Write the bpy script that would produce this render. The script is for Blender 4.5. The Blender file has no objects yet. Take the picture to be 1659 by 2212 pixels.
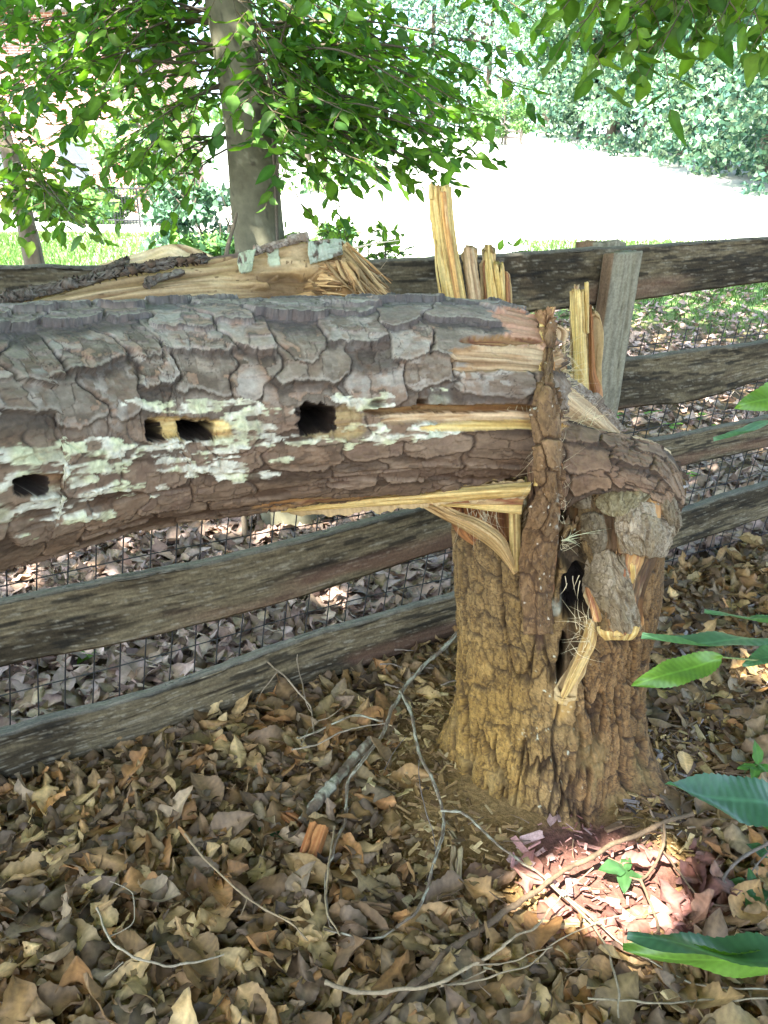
import bpy, math, numpy as np
from mathutils import Vector
from mathutils.bvhtree import BVHTree

# ------------------------------------------------------------------ camera, sky, sun, exposure
R = math.radians
scn = bpy.context.scene
PITCH = R(22.5); H0 = 1.5; F = 1671.0            # F and the pixel numbers below: a 1659 x 2212 view of the photograph
cam = bpy.data.cameras.new("camera"); camo = bpy.data.objects.new("camera", cam)
scn.collection.objects.link(camo); scn.camera = camo
camo.location = (0, 0, H0); camo.rotation_euler = (R(90) - PITCH, 0, 0)
cam.sensor_fit = 'VERTICAL'; cam.sensor_height = 24.0; cam.lens = F / 2212 * 24.0
cam.clip_start = 0.02; cam.clip_end = 2000
SUN = np.array([-0.30, -0.42, 0.86]); SUN /= np.linalg.norm(SUN)     # towards the sun
w = bpy.data.worlds.new("World"); scn.world = w; w.use_nodes = True
nt = w.node_tree; bg = nt.nodes["Background"]
sky = nt.nodes.new("ShaderNodeTexSky"); sky.sky_type = 'NISHITA'; sky.sun_disc = False
sky.sun_elevation = math.asin(SUN[2]); sky.sun_rotation = math.atan2(SUN[0], SUN[1])
sky.air_density = 1.0; sky.dust_density = 2.5
nt.links.new(sky.outputs[0], bg.inputs[0]); bg.inputs[1].default_value = 0.15
sl = bpy.data.lights.new("sun", 'SUN'); sl.energy = 4.6; sl.angle = R(0.5); sl.color = (1, .95, .87)
so = bpy.data.objects.new("sun", sl); scn.collection.objects.link(so)
so.rotation_euler = Vector(SUN).to_track_quat('Z', 'Y').to_euler()
scn.view_settings.view_transform = 'Standard'; scn.view_settings.look = 'None'
scn.view_settings.gamma = 1.0; scn.view_settings.exposure = 3.0
scn.cycles.use_denoising = True
scn.cycles.max_bounces = 8; scn.cycles.diffuse_bounces = 4; scn.cycles.transmission_bounces = 4

# ------------------------------------------------------------------ small helpers
rng = np.random.default_rng(7)
A_ = np.array
CP, SP = math.cos(PITCH), math.sin(PITCH)
def nrm(v):
    v = np.asarray(v, float); return v / np.maximum(np.linalg.norm(v, axis=-1, keepdims=True), 1e-9)
def ray(x, y):
    a = (x - 829.5) / F; b = -(y - 1106.0) / F
    return A_([a, CP + b * SP, b * CP - SP])
def P(x, y, d): return A_([0, 0, H0]) + ray(x, y) * d
def G(x, y, z=0.0):
    r = ray(x, y); return A_([0, 0, H0]) + r * ((z - H0) / r[2])
def proj(V):
    V = np.asarray(V); X = V[..., 0]; Y = V[..., 1]; Z = V[..., 2] - H0
    d = Y * CP - Z * SP; u = Y * SP + Z * CP
    return 829.5 + F * X / d, 1106 - F * u / d
CAM = A_([0, 0, H0])

def obj(name, me, mat, parent=None):
    o = bpy.data.objects.new(name, me)
    if mat and not me.materials: me.materials.append(mat)
    scn.collection.objects.link(o)
    if parent is not None: o.parent = parent
    return o
def mesh(name, V, Fc, mat, parent=None, col=None, smooth=True):
    V = np.ascontiguousarray(V, np.float32).reshape(-1, 3); me = bpy.data.meshes.new(name)
    if not isinstance(Fc, list): Fc = [Fc]
    Fc = [np.asarray(f, np.int32) for f in Fc if len(f)]
    loops = np.concatenate([f.ravel() for f in Fc]); tot = np.concatenate([np.full(len(f), f.shape[1], np.int32) for f in Fc])
    st = np.concatenate([[0], np.cumsum(tot)[:-1]]).astype(np.int32)
    me.vertices.add(len(V)); me.vertices.foreach_set("co", V.ravel())
    me.loops.add(len(loops)); me.loops.foreach_set("vertex_index", loops)
    me.polygons.add(len(tot)); me.polygons.foreach_set("loop_start", st); me.polygons.foreach_set("loop_total", tot)
    me.polygons.foreach_set("use_smooth", np.full(len(tot), smooth))
    if col is not None:
        c = np.ones((len(V), 4), np.float32); c[:, :3] = np.clip(np.asarray(col).reshape(-1, 3), 0.004, 0.95)
        a = me.attributes.new("Col", 'FLOAT_COLOR', 'POINT'); a.data.foreach_set("color", c.ravel())
    me.update(calc_edges=True)
    return obj(name, me, mat, parent)
def thing(name, label, cat, loc=(0, 0, 0), group=None):
    o = bpy.data.objects.new(name, None); scn.collection.objects.link(o); o.location = loc; o.empty_display_size = .1
    o["label"] = label; o["category"] = cat
    if group: o["group"] = group
    return o
def under(parent):                                # children are built in world space: keep them there
    bpy.context.view_layer.update()
    for c in parent.children: c.matrix_parent_inverse = parent.matrix_world.inverted()
def tag(o, label=None, cat=None, group=None, kind=None):
    if label: o["label"] = label
    if cat: o["category"] = cat
    if group: o["group"] = group
    if kind: o["kind"] = kind
    return o

# noise
def h2(ix, iy, s):
    ix = ix.astype(np.int64).astype(np.uint32); iy = iy.astype(np.int64).astype(np.uint32)
    h = ix * np.uint32(374761393) + iy * np.uint32(668265263) + np.uint32((s * 974634777 + 12345) & 0xffffffff)
    h = (h ^ (h >> np.uint32(13))) * np.uint32(1274126177); h = (h ^ (h >> np.uint32(16))) * np.uint32(2246822519)
    h ^= h >> np.uint32(15); return h.astype(np.float64) / 4294967296.0
def vn(x, y, s=0):
    x, y = np.broadcast_arrays(np.asarray(x, float), np.asarray(y, float))
    fx = np.floor(x); fy = np.floor(y); a = x - fx; b = y - fy
    a = a * a * a * (a * (a * 6 - 15) + 10); b = b * b * b * (b * (b * 6 - 15) + 10)
    return (h2(fx, fy, s) * (1 - a) + h2(fx + 1, fy, s) * a) * (1 - b) + (h2(fx, fy + 1, s) * (1 - a) + h2(fx + 1, fy + 1, s) * a) * b
def fbm(x, y, o=4, s=0, g=.5):
    t = 0; a = 1; n = 0
    for k in range(o):
        t = t + a * vn(x * 2 ** k + 17.3 * k, y * 2 ** k + 9.1 * k, s + k * 31); n += a; a *= g
    return t / n
def ss(a, b, x):
    t = np.clip((x - a) / (b - a), 0, 1); return t * t * (3 - 2 * t)
def voro(x, y, s=0, j=.8):
    fx = np.floor(x); fy = np.floor(y); F1 = np.full(x.shape, 9.); F2 = F1.copy(); idv = np.zeros(x.shape); dx1 = F1.copy(); dy1 = F1.copy()
    for i in (-1, 0, 1):
        for k in (-1, 0, 1):
            cx = fx + i; cy = fy + k; off = .5 * (np.mod(cy, 2))
            px = cx + .5 + (h2(cx, cy, s) - .5) * j + off - .25; py = cy + .5 + (h2(cx, cy, s + 5) - .5) * j
            dx = x - px; dy = y - py; d = np.maximum(np.abs(dx), np.abs(dy)) * .8 + np.sqrt(dx * dx + dy * dy) * .2
            n = d < F1; F2 = np.where(n, F1, np.minimum(F2, d)); idv = np.where(n, h2(cx, cy, s + 11), idv)
            dx1 = np.where(n, dx, dx1); dy1 = np.where(n, dy, dy1); F1 = np.where(n, d, F1)
    return F1, F2, idv, dx1, dy1
def mix(a, b, t):
    t = np.asarray(t)[..., None]; return np.asarray(a) * (1 - t) + np.asarray(b) * t
def ramp(t, cols):
    cols = np.asarray(cols, float); t = np.clip(t, 0, 1) * (len(cols) - 1); i = np.minimum(t.astype(int), len(cols) - 2)
    return mix(cols[i], cols[i + 1], t - i) if False else cols[i] * (1 - (t - i))[..., None] + cols[i + 1] * (t - i)[..., None]

# surfaces
def grid_faces(N, M, wrap=False):
    i = np.arange(N - 1)[:, None]; j = np.arange(M if wrap else M - 1)[None, :]; j2 = (j + 1) % M
    return np.stack([i * M + j, i * M + j2, (i + 1) * M + j2, (i + 1) * M + j], -1).reshape(-1, 4)
def cr(Pn, t):
    """Catmull-Rom through the rows of Pn at parameters t (0..len-1)"""
    Pn = np.asarray(Pn, float); n = len(Pn)
    E = np.concatenate([[2 * Pn[0] - Pn[1]], Pn, [2 * Pn[-1] - Pn[-2]]])
    i = np.clip(np.floor(t).astype(int), 0, n - 2); f = (t - i); sh = f.shape + (1,) * (Pn.ndim - 1); f = f.reshape(sh)
    p0, p1, p2, p3 = E[i], E[i + 1], E[i + 2], E[i + 3]
    return .5 * (2 * p1 + (p2 - p0) * f + (2 * p0 - 5 * p1 + 4 * p2 - p3) * f * f + (3 * p1 - p0 - 3 * p2 + p3) * f ** 3)
def wts(f):
    return np.stack([-.5 * f + f * f - .5 * f ** 3, 1 - 2.5 * f * f + 1.5 * f ** 3, .5 * f + 2 * f * f - 1.5 * f ** 3, -.5 * f * f + .5 * f ** 3], -1)
def evalgrid(Gd, U, V):
    Rn, Cn = Gd.shape[:2]
    E = np.concatenate([2 * Gd[:1] - Gd[1:2], Gd, 2 * Gd[-1:] - Gd[-2:-1]], 0); E = np.concatenate([2 * E[:, :1] - E[:, 1:2], E, 2 * E[:, -1:] - E[:, -2:-1]], 1)
    iu = np.clip(np.floor(U).astype(int), 0, Rn - 2); iv = np.clip(np.floor(V).astype(int), 0, Cn - 2)
    wu = wts(U - iu); wv = wts(V - iv); out = np.zeros(U.shape + (3,))
    for a in range(4):
        for b in range(4): out += (wu[..., a] * wv[..., b])[..., None] * E[iu + a, iv + b]
    return out
def gnormal(S):
    n = nrm(np.cross(np.gradient(S, axis=0), np.gradient(S, axis=1)))
    if (n * (CAM - S)).sum(-1).mean() < 0: n = -n
    return n
def shell(name, ctrl, mat, parent, fn, thick=.02, res=.002, jag0=0, jag1=0, jags=0, jf=40, seed=0, edge=(.45, .32, .15), wobble=0, back=None):
    """A thick curved slab through a control grid of world points. fn(s,t,u,v,seed) -> height, colour"""
    Gd = np.asarray(ctrl, float); Rn, Cn = Gd.shape[:2]
    Lu = np.linalg.norm(np.diff(Gd[:, Cn // 2], axis=0), axis=1).sum(); Lv = np.linalg.norm(np.diff(Gd, axis=1), axis=2).sum(1).max()
    N = int(np.clip(Lu / res, 6, 900)); M = int(np.clip(Lv / res, 5, 500))
    u = np.linspace(0, 1, N)[:, None] + np.zeros((1, M)); v = np.linspace(0, 1, M)[None, :] + np.zeros((N, 1))
    def jn(q, k):
        a = vn(q * jf, 0 * q + k, seed + k); return a ** 2 * .7 + .9 * vn(q * jf * .25, 0 * q, seed + k + 1) * vn(q * jf * 2.1, 0 * q, seed + k + 2) ** 1.5
    u0 = jag0 * jn(v, 3); u1 = 1 - jag1 * jn(v, 9); uu = u0 + (u1 - u0) * u
    sc = Lu / max(Lv, 1e-6)
    v0 = jags * (fbm(u * jf * .13 * sc, 0 * u, 4, seed + 20)); v1 = 1 - jags * (fbm(u * jf * .13 * sc, 0 * u + 5, 4, seed + 21)); vv = v0 + (v1 - v0) * v
    S = evalgrid(Gd, uu * (Rn - 1), vv * (Cn - 1)); n = gnormal(S)
    s = uu * Lu; t = vv * Lv
    h, c = fn(s, t, uu, vv, seed)
    ed = np.minimum(np.minimum(v, 1 - v) * M, np.minimum(u, 1 - u) * N)
    h = h * ss(-1, 3, ed)
    if wobble: h = h + wobble * (fbm(s * 9, t * 9, 3, seed + 77) - .5)
    Fr = S + n * h[..., None]
    Bk = S - n * (thick * (.6 + .4 * ss(0, 6, ed)) * (.7 + .6 * fbm(s * 15, t * 60, 3, seed + 50)))[..., None]
    V = np.concatenate([Fr.reshape(-1, 3), Bk.reshape(-1, 3)]); k = N * M
    f = grid_faces(N, M); fb = f[:, ::-1] + k
    loop = np.concatenate([np.arange(M), np.arange(1, N) * M + M - 1, (N - 1) * M + np.arange(M - 2, -1, -1), np.arange(N - 2, 0, -1) * M])
    l2 = np.roll(loop, -1); fe = np.stack([loop, loop + k, l2 + k, l2], -1)
    bc = (edge if back is None else back) * (.7 + .6 * fbm(s * 12, t * 220, 3, seed + 60))[..., None] * np.ones(3)
    return mesh(name, V, [f, fb, fe], mat, parent, np.concatenate([c.reshape(-1, 3), bc.reshape(-1, 3)]))
def px_grid(rows): return A_([[P(*p) for p in r] for r in rows])
def strip_ctrl(pts, bulge=.012):
    """pts: (xl, xr, y, depth) rows or (xl, yl, xr, yr, depth): an up-to-down slab with a rounded front"""
    out = []
    for q in pts:
        xl, yl, xr, yr, d = (q[0], q[2], q[1], q[2], q[3]) if len(q) == 4 else q
        out.append([P(xl, yl, d + bulge), P(xl * .67 + xr * .33, yl * .67 + yr * .33, d - bulge * .4), P(xl * .33 + xr * .67, yl * .33 + yr * .67, d - bulge * .4), P(xr, yr, d + bulge)])
    return A_(out)

def tube_rings(C, rad, M=8, twist=0):
    C = np.asarray(C, float); T = nrm(np.gradient(C, axis=0)); ref = A_([0.3, 0.2, 1.]); 
    if abs(T.mean(0) @ nrm(ref)) > .8: ref = A_([1., .2, 0])
    X = nrm(np.cross(T, ref)); Y = np.cross(X, T); a = np.linspace(0, 2 * np.pi, M, endpoint=False)
    return C[:, None] + (X[:, None] * np.cos(a)[None, :, None] + Y[:, None] * np.sin(a)[None, :, None]) * np.asarray(rad)[..., None][:, :, None] if np.ndim(rad) == 2 else C[:, None] + (X[:, None] * np.cos(a)[None, :, None] + Y[:, None] * np.sin(a)[None, :, None]) * np.asarray(rad)[:, None, None]
class Acc:
    def __init__(s): s.V = []; s.F = {}; s.C = []; s.n = 0
    def add(s, V, Fc, col):
        V = np.asarray(V, float).reshape(-1, 3); Fc = np.asarray(Fc)
        s.V.append(V); s.F.setdefault(Fc.shape[1], []).append(Fc + s.n)
        c = np.broadcast_to(np.asarray(col, float).reshape(-1, 3) if np.ndim(col) > 1 else np.asarray(col, float)[None], V.shape); s.C.append(c); s.n += len(V)
    def tube(s, C, rad, M=6, col=(.2, .15, .1)):
        Rg = tube_rings(C, rad, M); N = len(C); s.add(Rg.reshape(-1, 3), grid_faces(N, M, True), col)
        for k in (0, N - 1):
            b = Rg[k]; s.add(np.concatenate([b, [np.asarray(C[k])]]), np.stack([np.arange(M), (np.arange(M) + 1) % M, np.full(M, M)], -1), col if np.ndim(col) == 1 else np.asarray(col)[0])
    def build(s, name, mat, parent=None, smooth=True):
        return mesh(name, np.concatenate(s.V), [np.concatenate(f) for f in s.F.values()], mat, parent, np.concatenate(s.C), smooth)

# ------------------------------------------------------------------ materials
def mat_attr(name, rough=.8, nscale=60, bump=.3, var=.35, transl=0, spec=.3, stretch=(1, 1, 1), dist=.002):
    m = bpy.data.materials.new(name); m.use_nodes = True; t = m.node_tree; b = t.nodes["Principled BSDF"]; L = t.links.new; N = t.nodes.new
    at = N("ShaderNodeAttribute"); at.attribute_name = "Col"
    tc = N("ShaderNodeTexCoord"); mp = N("ShaderNodeMapping"); mp.inputs["Scale"].default_value = stretch; L(tc.outputs["Object"], mp.inputs[0])
    nz = N("ShaderNodeTexNoise"); nz.inputs["Scale"].default_value = nscale; nz.inputs["Detail"].default_value = 7; nz.inputs["Roughness"].default_value = .65; L(mp.outputs[0], nz.inputs["Vector"])
    mr = N("ShaderNodeMapRange"); mr.inputs[1].default_value = .3; mr.inputs[2].default_value = .7; mr.inputs[3].default_value = 1 - var; mr.inputs[4].default_value = 1 + var; L(nz.outputs["Fac"], mr.inputs[0])
    mx = N("ShaderNodeVectorMath"); mx.operation = 'SCALE'; L(at.outputs["Color"], mx.inputs[0]); L(mr.outputs[0], mx.inputs["Scale"]); L(mx.outputs[0], b.inputs["Base Color"])
    b.inputs["Roughness"].default_value = rough; b.inputs["Specular IOR Level"].default_value = spec
    if bump:
        bp = N("ShaderNodeBump"); bp.inputs["Strength"].default_value = bump; bp.inputs["Distance"].default_value = dist; L(nz.outputs["Fac"], bp.inputs["Height"]); L(bp.outputs[0], b.inputs["Normal"])
    if transl:
        tr = N("ShaderNodeBsdfTranslucent"); ms = N("ShaderNodeMixShader"); ms.inputs[0].default_value = transl
        vm = N("ShaderNodeVectorMath"); vm.operation = 'MULTIPLY'; vm.inputs[1].default_value = (1.15, 1.3, .45) if transl > .25 else (1, .9, .7); L(mx.outputs[0], vm.inputs[0]); L(vm.outputs[0], tr.inputs[0])
        L(b.outputs[0], ms.inputs[1]); L(tr.outputs[0], ms.inputs[2]); L(ms.outputs[0], t.nodes["Material Output"].inputs[0])
    return m
M_bark = mat_attr("pine_bark", .8, 150, .35, .16, spec=.3)
M_wood = mat_attr("split_wood", .7, 120, .5, .18, spec=.3)
M_grey = mat_attr("weathered_board", .85, 130, .6, .28, spec=.2)
M_litter = mat_attr("dry_leaf", .62, 90, .25, .22, transl=.12, spec=.35)
M_leaf = mat_attr("green_leaf", .45, 60, .1, .15, transl=.5, spec=.35)
M_big = mat_attr('glossy_leaf', .36, 60, .08, .12, transl=.38, spec=.65)
M_far = mat_attr("far_foliage", .6, 6, 0, .45, transl=.14, spec=.2)
M_soil = mat_attr("forest_soil", .95, 70, .9, .5, dist=.01)
M_chip = mat_attr("wood_chip", .8, 150, .4, .3)
M_twig = mat_attr("twig_bark", .8, 160, .5, .3)
M_smooth = mat_attr("smooth_tree_bark", .8, 26, .35, .2, dist=.004)
def plain(name, col, rough=.6, metal=0):
    m = bpy.data.materials.new(name); m.use_nodes = True; b = m.node_tree.nodes["Principled BSDF"]; N = m.node_tree.nodes.new
    nz = N("ShaderNodeTexNoise"); nz.inputs["Scale"].default_value = 30; cx = N("ShaderNodeMapRange"); cx.inputs[3].default_value = .7; cx.inputs[4].default_value = 1.3
    m.node_tree.links.new(nz.outputs["Fac"], cx.inputs[0]); vm = N("ShaderNodeVectorMath"); vm.operation = 'SCALE'; vm.inputs[0].default_value = col
    m.node_tree.links.new(cx.outputs[0], vm.inputs["Scale"]); m.node_tree.links.new(vm.outputs[0], b.inputs["Base Color"])
    b.inputs["Roughness"].default_value = rough; b.inputs["Metallic"].default_value = metal; return m
M_wire = plain("black_coated_wire", (.012, .012, .012), .5)
M_white = plain("white_paint", (.75, .74, .72)); M_dark = plain("dark_metal", (.03, .03, .035), .4); M_glass = plain("window_glass", (.08, .1, .12), .15); M_roof = plain("roof_shingle", (.12, .11, .11), .9)
def brick_mat():
    m = bpy.data.materials.new("red_brick"); m.use_nodes = True; t = m.node_tree; b = t.nodes["Principled BSDF"]; N = t.nodes.new; L = t.links.new
    tc = N("ShaderNodeTexCoord"); sx = N("ShaderNodeSeparateXYZ"); ad = N("ShaderNodeMath"); cb = N("ShaderNodeCombineXYZ"); L(tc.outputs["Object"], sx.inputs[0])
    L(sx.outputs[0], ad.inputs[0]); L(sx.outputs[1], ad.inputs[1]); L(ad.outputs[0], cb.inputs[0]); L(sx.outputs[2], cb.inputs[1])
    br = N("ShaderNodeTexBrick"); br.inputs["Scale"].default_value = 1; br.inputs["Brick Width"].default_value = .23; br.inputs["Row Height"].default_value = .08; br.inputs["Mortar Size"].default_value = .012
    br.inputs["Color1"].default_value = (.36, .13, .1, 1); br.inputs["Color2"].default_value = (.28, .11, .09, 1); br.inputs["Mortar"].default_value = (.5, .47, .44, 1)
    L(cb.outputs[0], br.inputs[0]); L(br.outputs[0], b.inputs["Base Color"]); b.inputs["Roughness"].default_value = .9; return m
M_brick = brick_mat()

# ------------------------------------------------------------------ terrain
STC = A_([.42, 1.78])                              # stump centre on the ground
def terrain(x, y):
    w_ = .35 + .65 * ss(-.25, .08, x / np.maximum(y, 1)); far = .098 * np.maximum(y - 6, 0) * w_ * ss(6, 12, y)
    far = np.where(y > 60, .098 * 54 * w_ + (y - 60) * .03, far)
    near = .012 * (fbm(x * 2.2, y * 2.2, 3, 5) - .5) * 2
    r = np.hypot(x - STC[0], y - STC[1]); near = near + .05 * np.exp(-(r / .42) ** 2)
    return far + near
def build_terrain():
    a = np.concatenate([-np.geomspace(400, 3.2, 40), np.linspace(-3.1, 3.1, 230), np.geomspace(3.2, 400, 40)])
    b = np.concatenate([-np.geomspace(300, .2, 18), np.linspace(0, 5, 190), np.geomspace(5.1, 900, 80)])
    X, Y = np.meshgrid(a, b); Z = terrain(X, Y)
    d = np.hypot((X - STC[0]) * .9, Y - STC[1] + .15); z2 = Z + .012 * (fbm(X * 40, Y * 40, 4, 9) - .5) * (Y < 5)
    soil = ramp(fbm(X * 9, Y * 9, 4, 3), [(.05, .035, .02), (.11, .075, .04), (.16, .11, .055)])
    saw = mix(soil, (.34, .22, .08), ss(.62, .32, d + .25 * (fbm(X * 6, Y * 6, 3, 1) - .5)) * .75); pp = G(1305, 1895); saw = mix(saw, (.15, .07, .05), ss(.22, .15, np.hypot(X - pp[0], (Y - pp[1]) / .8) + .1 * (fbm(X * 20, Y * 20, 3, 2) - .5)))  # soil reddened in the sun patch, the sunlight's tint painted in
    n = fbm(X * .25, Y * .25, 4, 8)
    lawn = ramp(fbm(X * .8, Y * .8, 5, 4), [(.36, .40, .30), (.44, .46, .38), (.52, .52, .46)])
    lawn = mix(lawn, (.1, .22, .05), ss(21, 17, Y) * ss(-.28, -.4, X / np.maximum(Y, 1)))  # lawn painted bleached pale for sun, this shaded strip painted green
    grass = mix((.09, .2, .04), (.2, .32, .1), fbm(X * 3, Y * 3, 3, 2))
    c = mix(saw, grass, ss(9.2, 10.4, Y + n * 1.5)); c = mix(c, lawn, ss(11.8, 13, Y + n))
    o = mesh("ground", np.stack([X, Y, z2], -1), grid_faces(*X.shape), M_soil, None, c); o["kind"] = "structure"
build_terrain()

# ------------------------------------------------------------------ the bark
GREYP = [(.12, .09, .06), (.25, .21, .155), (.17, .12, .078), (.34, .305, .245), (.26, .165, .10)]
BROWNP = [(.11, .07, .042), (.18, .12, .072), (.145, .093, .06), (.215, .15, .095), (.17, .105, .06)]
STUMPP = [(.12, .072, .028), (.22, .14, .050), (.165, .104, .042), (.28, .185, .075), (.20, .12, .042)]
OLIVEP = [(.13, .095, .05), (.22, .175, .095), (.18, .15, .09), (.28, .24, .16), (.20, .15, .075)]
def bark(s, t, seed, L=.115, W=.085, amp=.008, plate=.0045, crack=.05, warp=.018, pal=GREYP, floorc=(.05, .032, .02), fl=9, k1=26, k2=52, seeds=None, tilt=.011, sub=1., base=.0):
    r1 = .5 - fbm(s * 45, t * 45, 4, seed, .65); r2 = .5 - fbm(s * 45 + 9, t * 45 + 5, 4, seed + 9, .65)
    ws = s + warp * (fbm(s * 9, t * 9, 3, seed) - .5) * 2 + .016 * r1; wt = t + warp * (fbm(s * 9 + 40, t * 9, 3, seed + 1) - .5) * 2 + .016 * r2
    if seeds is None: F1, F2, idv, dx, dy = voro(ws / L, wt / W, seed + 2, .6)
    else:
        F1 = np.full(s.shape, 99.); F2 = F1.copy(); idv = 0 * s; dy = 0 * s
        for k, (a, b, ra, rb) in enumerate(seeds):
            d = np.hypot((ws - a) / ra, (wt - b) / rb); n = d < F1; F2 = np.where(n, F1, np.minimum(F2, d)); idv = np.where(n, (k * .381 + .13) % 1, idv); dy = np.where(n, (wt - b) / rb * .5, dy); F1 = np.where(n, d, F1)
    e = F2 - F1
    G1, G2, id2, gx_, gy_ = voro(ws / (L * .36) + 3, wt / (W * .34), seed + 40, .9); e2 = G2 - G1; on2 = ss(.30, .55, fbm(s * 12, t * 12, 2, seed + 41)) * sub
    K1, K2, id3, kx_, ky_ = voro(ws / (L * .15) + 7, wt / (W * .11), seed + 60, .95); on3 = ss(.38, .6, fbm(s * 20, t * 20, 2, seed + 42))
    m = ss(.0, crack, e)
    n = fbm(s * k1 + idv * 31, t * k2 + idv * 17, 5, seed + 3, .62)
    q = n * fl; fr = q - np.floor(q); terr = (np.floor(q) + ss(0, .10, fr)) / fl
    und = ss(.0, .03, fr) * (1 - ss(.05, .22, fr)); lit = ss(.12, .2, fr) * (1 - ss(.25, .5, fr))  # dark line and painted highlight along each flake step
    h = m * (base + plate * (.2 + 1.6 * idv) + (terr - .3) * amp - dy * tilt + on2 * ((id2 - .5) * .0045 - gy_ * .0035) + on3 * ((id3 - .5) * .0016 - ky_ * .0018)) + .0007 * (fbm(s * 160, t * 220, 3, seed + 4) - .5)
    c = ramp((idv * 1.3 + id2 * .45 * on2 + id3 * .25 * on3 + terr * .9 + .3 * (fbm(s * 30, t * 45, 4, seed + 6) - .5)) % 1.0 * .999, pal)
    c = c * (.55 + .9 * fbm(s * 40, t * 90, 4, seed + 7, .55))[..., None]
    c = mix(c, floorc, (1 - ss(-.02, crack * 1.1, e)) * .95); c = mix(c, np.asarray(floorc) * 1.2, (1 - ss(0, .10, e2)) * .75 * on2 * m); c = mix(c, np.asarray(floorc) * 1.6, (1 - ss(0, .12, K2 - K1)) * .4 * on3 * m)
    fc = np.abs(fbm(s * 24 + idv * 9, t * 60, 4, seed + 15) - .5); mc = ss(.025, 0, fc) * ss(.4, .6, fbm(s * 10, t * 10, 2, seed + 16)); h = h - mc * .0022; c = mix(c, floorc, mc * .75)
    c = mix(c, np.asarray(floorc) * 1.6, und * .6 * m); c = mix(c, np.asarray(pal[3]) * 1.35, lit * .35 * m)
    return h, c
def shingle(s, t, L, W, seed, rag_=.010, bow=.012, jit=.5):
    """overlapping scales: lower edges overhang; returns height share 0..1, id, side-crack distance, lower-edge distance"""
    wr = W * .9 * (fbm(s * 2.5 / L * .12, s * 0 + 3, 2, seed + 1) - .5); tt = t + wr
    lean = (fbm(s * 7, t * 12, 3, seed + 30) - .5) * L * 1.1
    jag = rag_ * (fbm(s * 38, t * 6, 4, seed + 2, .65) - .5) * 2; best = None
    r0 = np.floor(tt / W)
    for k in (-1, 0, 1, 2):                              # later rows lie on top
        r = r0 + k; u = (s + lean + .010 * (fbm(s * 50, t * 50, 4, seed + 4, .65) - .5)) / L + .5 * np.mod(r, 2) + h2(r, r * 0 + 7, seed) * .7; f = np.floor(u)
        b0 = f + (h2(f, r, seed + 5) - .5) * jit; b1 = f + 1 + (h2(f + 1, r, seed + 5) - .5) * jit
        c0 = np.where(u < b0, f - 1, np.where(u > b1, f + 1, f)); lo = c0 + (h2(c0, r, seed + 5) - .5) * jit; hi = c0 + 1 + (h2(c0 + 1, r, seed + 5) - .5) * jit
        x = (u - lo) / (hi - lo); idv = h2(c0, r, seed + 9); bot = (r + (h2(c0, r, seed + 6) - .5) * .75) * W + jag + bow * (np.abs(x - .5) * 2) ** 3
        cur = (tt - bot, idv, np.minimum(x, 1 - x) * (hi - lo) * L)
        if best is None: best = list(cur)
        else:
            m = cur[0] >= 0; best = [np.where(m, a, b) for a, b in zip(cur, best)]
    return best
def bark_sh(s, t, seed, L=.11, W=.075, th=.0115, pal=None, floorc=(.03, .02, .013), t2=.0035, t3=.0014):
    pal = pal or GREYP; d, idv, e = shingle(s, t, L, W, seed); d2, id2, e2 = shingle(s + 5, t, L * .36, W * .34, seed + 50, .006, .006); d3, id3, e3 = shingle(s + 9, t, L * .14, W * .12, seed + 90, .0035, .002)
    side = ss(0, .006, e); m2 = ss(.35, .55, fbm(s * 11 + idv * 7, t * 11, 3, seed + 41)); m3 = ss(.35, .55, fbm(s * 22, t * 22, 3, seed + 42))
    h = th * np.clip(1 - d / W * .9, -.2, 1) * (.6 + .7 * idv) * side + .002 * side + m2 * t2 * np.clip(1 - d2 / (W * .34), 0, 1) * ss(0, .003, e2) + m3 * t3 * np.clip(1 - d3 / (W * .12), 0, 1) + .0035 * (fbm(s * 24, t * 30, 4, seed + 4) - .5) + .0012 * (fbm(s * 110, t * 160, 3, seed + 5) - .5)
    c = ramp((idv * 1.25 + id2 * .4 * m2 + id3 * .22 * m3 + .5 * (fbm(s * 16, t * 24, 4, seed + 6) - .5)) % 1. * .999, pal)
    c = c * (.62 + .76 * fbm(s * 36, t * 90, 4, seed + 7, .6))[..., None]
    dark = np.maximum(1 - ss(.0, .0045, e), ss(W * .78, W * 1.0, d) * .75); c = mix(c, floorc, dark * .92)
    c = mix(c, floorc, (1 - ss(0, .0022, e2)) * .7 * m2); c = mix(c, floorc, (1 - ss(0, .0016, np.abs(d2 - .0004))) * .6 * m2); c = mix(c, floorc, ss(.0035, .0015, d) * .75); c = mix(c, np.asarray(pal[3]) * 1.25, ss(.003, .0045, d) * ss(.010, .006, d) * .4)  # dark line at each plate's lip, then a painted highlight
    fc = np.abs(fbm(s * 22 + idv * 9, t * 55, 4, seed + 15) - .5); mc = ss(.02, 0, fc) * ss(.42, .6, fbm(s * 10, t * 10, 2, seed + 16)); h = h - mc * .002; c = mix(c, floorc, mc * .7)
    return h, c
YEL = [(.42, .25, .07), (.62, .43, .13), (.72, .55, .22), (.5, .31, .09), (.66, .48, .18)]
TAN = [(.33, .2, .1), (.52, .36, .19), (.62, .46, .27), (.4, .25, .12), (.56, .4, .22)]
ORA = [(.35, .15, .05), (.55, .26, .08), (.6, .36, .14), (.3, .11, .05), (.6, .42, .2)]
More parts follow.
